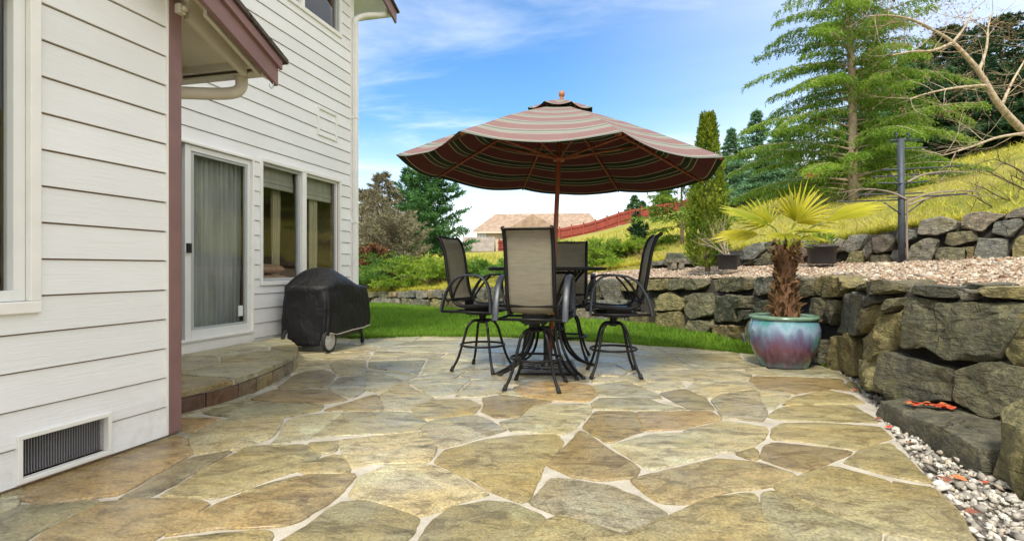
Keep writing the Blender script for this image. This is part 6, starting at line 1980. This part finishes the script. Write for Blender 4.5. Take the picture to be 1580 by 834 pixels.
for i, (px_, Y, Rr, Hh, mt, lab) in enumerate(jun):
    juniper(on_hill(px_, Y), Rr, Hh, 100+i, mt, lab, group=JG)
juniper(on_hill(982, 17.5), .38, .95, 140, M_DARKN, 'small dark wind-shaped pine shrub on the slope behind the palm-side chair', nb=16, elev=(.6,1.4), name='dwarf_pine', ll=.12, lw=.03)
for i, (px_, Y, lab) in enumerate(((955, 17.8, 'tuft of dry brown stems on the slope under the dwarf pine'), (990, 14.6, 'tuft of dry brown stems beside the low terrace stones'), (1255, 8.7, 'clump of dry brown stems behind the palm trunk, on the terrace'))):
    b = on_hill(px_, Y) if i < 2 else (*( (px_-CX)/F*Y, Y), 1.12)
    t = empty('dry_plant', b, 0, lab, 'plant'); r_ = random.Random(70+i); mb = MB()
    for k in range(22): branchy(mb, (r_.uniform(-.22,.22), r_.uniform(-.15,.15), -.02), (r_.gauss(0,.5), r_.gauss(0,.4), 1), r_.uniform(.15,.28), .005, 1, r_, None, .4, (1,2))
    mb.build('stems', plain('dry_stem', (.26,.15,.09), .9), t)

# ================================================================== TERRACE THINGS
M_PLAST = plain('nursery_pot_plastic', (.016,.017,.019), .5, 0, .2, 8)
M_SOILP = plain('potting_soil', (.05,.035,.025), .95, 0, .5, 30, .8)
def tub(base, Rt, Hh, label):
    t = empty('plastic_pot', base, 0, label, 'plant pot'); mb = MB()
    mb.lathe([(0,0),(Rt*.78,0),(Rt*.80,.01),(Rt*.96,Hh*.88),(Rt*1.04,Hh*.885),(Rt*1.05,Hh),(Rt*.985,Hh),(Rt*.94,Hh*.85),(0,Hh*.85)], 40, close=False); mb.build('body', M_PLAST, t)
    mb = MB(); mb.lathe([(0,Hh*.90),(Rt*.5,Hh*.905),(Rt*.95,Hh*.87)], 24, close=False); mb.build('soil', M_SOILP, t)
    for s in (-1, 1):
        mb = MB(); mb.tube(smooth_path([(s*Rt*1.0,-.05,Hh*.93),(s*Rt*1.13,-.03,Hh*.91),(s*Rt*1.13,.03,Hh*.91),(s*Rt*1.0,.05,Hh*.93)], 3), .010, 6); mb.build('handle', M_PLAST, t)
    return t
pb = ((1123-CX)/F*9.2, 9.2, 1.015); tub(pb, .185, .25, 'smaller black plastic pot holding a bare pale bush beside the columnar cypress')
t = empty('bare_bush', (pb[0], pb[1], pb[2]+.22), 0, 'bare pale twiggy bush growing in the smaller black plastic pot', 'shrub'); mb = MB(); r_ = random.Random(31)
for k in range(9): branchy(mb, (r_.uniform(-.06,.06), r_.uniform(-.06,.06), 0), (r_.gauss(-.30,.45), r_.gauss(0,.3), 1), r_.uniform(.28,.42), .008, 2, r_, None, .35, (2,3))
mb.build('branches', plain('pale_twig', (.42,.35,.25), .85), t)
pb2 = ((1268-CX)/F*8.35, 8.35, 1.10); tub(pb2, .215, .27, 'larger black plastic pot filled with soil behind the palm crown')
t = empty('potted_plant', (pb2[0], pb2[1], pb2[2]+.24), 0, 'small green and dry brown plant in the larger black plastic pot', 'plant'); mb = MB(); r_ = random.Random(37)
for k in range(16): branchy(mb, (r_.uniform(-.13,.13), r_.uniform(-.1,.1), 0), (r_.gauss(0,.5), r_.gauss(0,.4), 1), r_.uniform(.12,.2), .005, 1, r_, None, .4, (1,2))
mb.build('stems', plain('brown_stem', (.25,.15,.10), .9), t)
S = [(r_.uniform(-.12,.12), r_.uniform(-.1,.1), r_.uniform(.02,.12)) for _ in range(60)]
needles('leaves', S, [(s[0]*3, s[1]*3, .6) for s in S], [.08]*60, 4, .09, .022, .4, M_JUN, t, 8)
# flat stones stacked like a little bench
t = empty('stone_stack', ((1043-CX)/F*11.5, 11.5, 1.03), .2, 'flat grey stone laid across small upright stones, like a tiny bench at the terrace edge', 'stones')
for x, w, z0_, z1_, nm in ((-.09,.05,-.02,.13,'upright_stone'),(.08,.06,-.02,.13,'upright_stone'),(0,.19,.13,.20,'flat_stone')):
    block_rock(nm, [(x-w,-.10),(x+w,-.10),(x+w,.10),(x-w,.10)], z0_, z1_, 'v', t, crag=.012)

# ---- dark post with trained horizontal branches
Yp = 7.75; pbx = ((1391-CX)/F*Yp, Yp); tz = EYE+(HY-403)/F*Yp
tp_ = empty('trellis_post', (pbx[0], pbx[1], tz-.02), 0, 'dark metal post with horizontal arms standing on the wood chip terrace', 'post')
M_POST = plain('dark_post', (.045,.055,.070), .55, .2, .3, 14, .2)
pm = (F/Yp)
def zz(py): return EYE+(HY-py)/F*Yp - tz + .02
mb = MB(); mb.tube([(0,0,0),(0,0,zz(330)),(-.01,0,zz(214))], .042, 12); mb.build('post', M_POST, tp_)
for py, x0, x1, yy in ((216,-.16,.20,0),(229,-.05,.40,.05),(261,-.28,.85,.0),(270,-.34,.72,.12),(283,-.40,.30,-.1),(299,-.62,.30,0),(308,-.80,.12,.1),(305,-.25,.85,-.08)):
    mb = MB(); mb.tube([(x0,yy,zz(py)+.02*x0),(0,yy*.3,zz(py)),(x1,yy,zz(py)+.055*x1)], .0095, 6); mb.build('arm', M_POST, tp_)
for py0, py1, x in ((292,266,.20),(288,268,-.16),(334,306,.34),(332,312,-.26)):
    mb = MB(); mb.tube([(0,-.02,zz(py0)),(x,-.02,zz(py1))], .010, 6); mb.build('brace', M_POST, tp_)
for sx in (-.07, .09):
    mb = MB(); mb.tube([(sx,0,zz(216)),(sx,0,zz(205))], .010, 6); mb.box((sx,0,zz(206)),(.03,.03,.03)); mb.build('insulator', M_POST, tp_)
t = empty('bare_branches', (pbx[0]+.05, pbx[1]-.05, tz), 0, 'greyish bare branches trained out sideways along the arms of the dark post', 'branches'); mb = MB(); r_ = random.Random(45)
for py, x1 in ((300,1.0),(306,1.05),(270,.8),(297,-.75)):
    pth = smooth_path([(0,0,zz(py+14)),(x1*.3,.02,zz(py+2)),(x1*.7,.03,zz(py-3)),(x1,.02,zz(py-1))], 5); mb.tube(pth, [.013*(1-i/len(pth))+.004 for i in range(len(pth))], 5)
    for k in range(6, len(pth), 2): branchy(mb, pth[k], (math.copysign(1,x1), r_.gauss(0,.3), r_.gauss(.05,.3)), .22, .005, 1, r_, None, .4, (1,2))
mb.build('twigs', plain('grey_twig', (.24,.19,.15), .9), t)
mb = MB(); r_ = random.Random(46)
mb.tube(smooth_path([(0,0,0),(0,.02,zz(360)),(.0,0,zz(310))],4), .016, 6); mb.build('stem', plain('grey_twig_stem', (.2,.16,.13), .9), t)

# ================================================================== BACKGROUND: FENCE AND NEIGHBOUR
M_FRED = plain('red_fence_paint', (.24,.04,.025), .7, 0, .25, 1.5, .1)
fence = empty('board_fence', (0, 0, 0), 0, 'long red board fence climbing the hillside behind the slope', 'fence')
FL = [(757,66),(775,63),(810,61),(860,60),(910,60),(960,60),(1010,60.5),(1060,61),(1115,61),(1170,60),(1240,58),(1310,55),(1370,53),(1430,51),(1480,49),(1540,47),(1600,45),(1700,43)]
fpts = []
for px_, Y in FL:
    x = (px_-CX)/F*Y; fpts.append(Vector((x, Y, hill_at(x, Y))))
fp = resample3(fpts, 46); FH = 1.25
for i in range(len(fp)-1):
    a, b = fp[i], fp[i+1]; mb = MB(); t_ = (b-a); n_ = Vector((-t_.y, t_.x, 0)).normalized()*.02; nb_ = max(4, int(t_.length/.22))
    for k in range(nb_):
        p = a.lerp(b, (k+.0)/nb_); q = a.lerp(b, (k+.985)/nb_); z0_ = min(p.z,q.z)-.1
        mb.prism(None, [p-n_+Vector((0,0,z0_-p.z)), q-n_+Vector((0,0,z0_-q.z)), q+n_+Vector((0,0,z0_-q.z)), p+n_+Vector((0,0,z0_-p.z))], [p-n_+Vector((0,0,FH)), q-n_+Vector((0,0,FH)), q+n_+Vector((0,0,FH)), p+n_+Vector((0,0,FH))])
    for h_ in (.3, 1.0): mb.tube([a-n_*2.5+Vector((0,0,h_)), b-n_*2.5+Vector((0,0,h_))], .05, 4)
    mb.build('board_panel', M_FRED, fence)
    mb = MB(); mb.box((a.x-n_.x*4, a.y-n_.y*4, a.z+FH/2+.05), (.14,.14,FH+.3)); mb.build('post', M_FRED, fence)
# tan house
def at2(px, py, Y): return at(px, py, Y)
hy = 64.0; M_TANW = plain('tan_stucco', (.50,.42,.30), .85, 0, .06, .5); M_ROOFT = plain('tan_roof_tiles', (.30,.215,.155), .85, 0, .35, 2.2, .4)
nh = empty('neighbour_house', (at(760,388,hy).x, hy, at(760,388,hy).z), R(-4), 'distant tan house with a brown tiled hip roof beyond the red fence', 'house')
oz = nh.location.copy()
def nl(px, py, dy=0): v = at(px, py, hy); return Vector((v.x-oz.x, dy, v.z-oz.z))
x0, x1 = nl(736,0).x, nl(925,0).x; z_e = nl(0,357).z; z_r = nl(0,331).z; z_b = nl(0,392).z - 1.5
mb = MB(); mb.box2((x0,0,z_b),(x1,9,z_e)); mb.build('wall', M_TANW, nh)
ov = .5; xa, xb = x0-ov, x1+ov; ra0, ra1 = nl(746,0).x, nl(912,0).x
mb = MB(); mb.add([(xa,-ov,z_e),(xb,-ov,z_e),(xb,9+ov,z_e),(xa,9+ov,z_e),(ra0+1.0,4.2,z_r+.45),(ra1,4.2,z_r+.45)], [(0,1,5,4),(1,2,5),(2,3,4,5),(3,0,4),(3,2,1,0)]); mb.build('roof', M_ROOFT, nh, solid=.12)
mb = MB(); gx0, gx1 = nl(778,0).x, nl(868,0).x; gm_ = (gx0+gx1)/2
mb.add([(gx0,-1.6,z_e-.15),(gx1,-1.6,z_e-.15),(gm_,-1.6,nl(0,333).z),(gx0,3,z_e-.15),(gx1,3,z_e-.15),(gm_,3.6,nl(0,333).z)], [(0,2,5,3),(2,1,4,5),(0,1,2)]); mb.build('gable', M_ROOFT, nh, solid=.1)
mb = MB(); mb.box2((x0-.45,-.52,z_e-.22),(x1+.45,-.46,z_e+.02)); mb.build('fascia', M_BEIGE, nh)
def nwin(px0, px1, py0, py1):
    a, b = nl(px0,py1), nl(px1,py0); mb = MB(); w = .12
    mb.box2((a.x-w,-.08,a.z-w),(b.x+w,-.02,a.z)); mb.box2((a.x-w,-.08,b.z),(b.x+w,-.02,b.z+w)); mb.box2((a.x-w,-.08,a.z),(a.x,-.02,b.z)); mb.box2((b.x,-.08,a.z),(b.x+w,-.02,b.z)); mb.box2(((a.x+b.x)/2-.04,-.07,a.z),((a.x+b.x)/2+.04,-.03,b.z))
    f = mb.build('window', M_TRIM, nh); mb = MB(); mb.box2((a.x,-.05,a.z),(b.x,-.03,b.z)); mb.build('pane', plain('distant_pane', (.45,.50,.55), .15), f)
nwin(740, 748, 360, 374); nwin(800, 815, 361, 374); nwin(842, 852, 361, 374)
# grey-roofed shed left of it
g0 = at(716,390,58); sh = empty('shed', (g0.x, 58, g0.z-.5), 0, 'low building with a grey-brown roof seen just left of the tan house', 'shed')
w_ = at(736,0,58).x-g0.x; h1, h2 = at(0,388,58).z-g0.z+.5, at(0,364,58).z-g0.z+.5
mb = MB(); mb.box2((0,.4,-1),(w_+1.5,4.5,h1+.1)); mb.build('wall', M_TANW, sh)
mb = MB(); mb.add([(-.3,0,h1),(w_+1.8,0,h1),(w_+1.8,2.6,h2),(-.3,2.6,h2),(-.3,5.2,h1),(w_+1.8,5.2,h1)], [(0,1,2,3),(3,2,5,4)]); mb.build('roof', plain('grey_roof', (.22,.19,.155), .9, 0, .25, 2, .3), sh, solid=.1)

# ================================================================== FALLEN LEAVES
M_LEAF = [plain('red_leaf', (.50,.075,.030), .6, 0, .3, 40), plain('orange_leaf', (.48,.17,.06), .6, 0, .3, 40), plain('brown_leaf', (.20,.07,.04), .7, 0, .3, 40)]
def leaf(x, y, z, s, rz_, mat, r, name='fallen_leaf'):
    N = 9; mb = MB(); P = []
    for i in range(N):
        t = i/(N-1); w = math.sin(math.pi*t)**.8*.42*(1+.3*math.sin(t*20)*.4); P.append([((t-.5)*s, -w*s, .10*s*math.sin(t*3)+.12*w*s), ((t-.5)*s, 0, .10*s*math.sin(t*3)), ((t-.5)*s, w*s, .10*s*math.sin(t*3+.4)+.12*w*s)])
    mb.grid(P); mb.tube([(-.5*s,0,.01*s),(-.75*s,.03*s,.0)], .02*s, 4); o = mb.build(name, mat, fix=False); o.location = (x, y, z+.004); o.rotation_euler = (r.uniform(-.25,.25), r.uniform(-.25,.25), rz_); return o
rl = random.Random(77)
for i in range(30):                          # drift along the back edge of the stone step
    t = rl.random(); a, b = gp(1402,627,.115), gp(1466,632,.115); x = a[0]+(b[0]-a[0])*t; y = a[1]+(b[1]-a[1])*t
    o = leaf(x+rl.uniform(-.03,.02), y+rl.uniform(-.05,.03), .125+rl.uniform(0,.02), rl.uniform(.035,.06), rl.uniform(0,6.28), M_LEAF[rl.choice([0,0,0,1])], rl)
    tag(o, 'red leaf in the drift along the back of the dark stone step', 'leaf', 'leaves drifted on the stone step')
for i, (px_, py_, k, lab) in enumerate(((1318,603,0,'red leaf on the gravel strip near the far end, by the patio corner'),(1372,660,0,'red leaf at the patio edge, level with the end of the dark stone step'),(1402,684,1,'orange leaf on the gravel in front of the dark stone step'),(1462,742,2,'dark brown leaf at the patio edge beside the widest gravel'),(1481,741,1,'large pale orange leaf on the gravel, nearest the dark step corner'),(1519,746,0,'red leaf on the gravel at the foot of the yellowish boulder'),(1500,792,2,'brown leaf on the gravel nearest the bottom of the picture'),(1447,738,2,'small brown leaf lying on the edge flagstone'),(1356,648,2,'small dark leaf between gravel and flagstone near the step'),(1228,567,2,'tiny brown leaf on the flagstones at the foot of the glazed pot'))):
    x, y = gp(px_, py_); o = leaf(x, y, .004, .05+.02*(i == 4), rl.uniform(0,6.28), M_LEAF[k], rl); tag(o, lab, 'leaf', 'leaves scattered along the gravel')
# a scrap of broken yellow stone in the patio joint
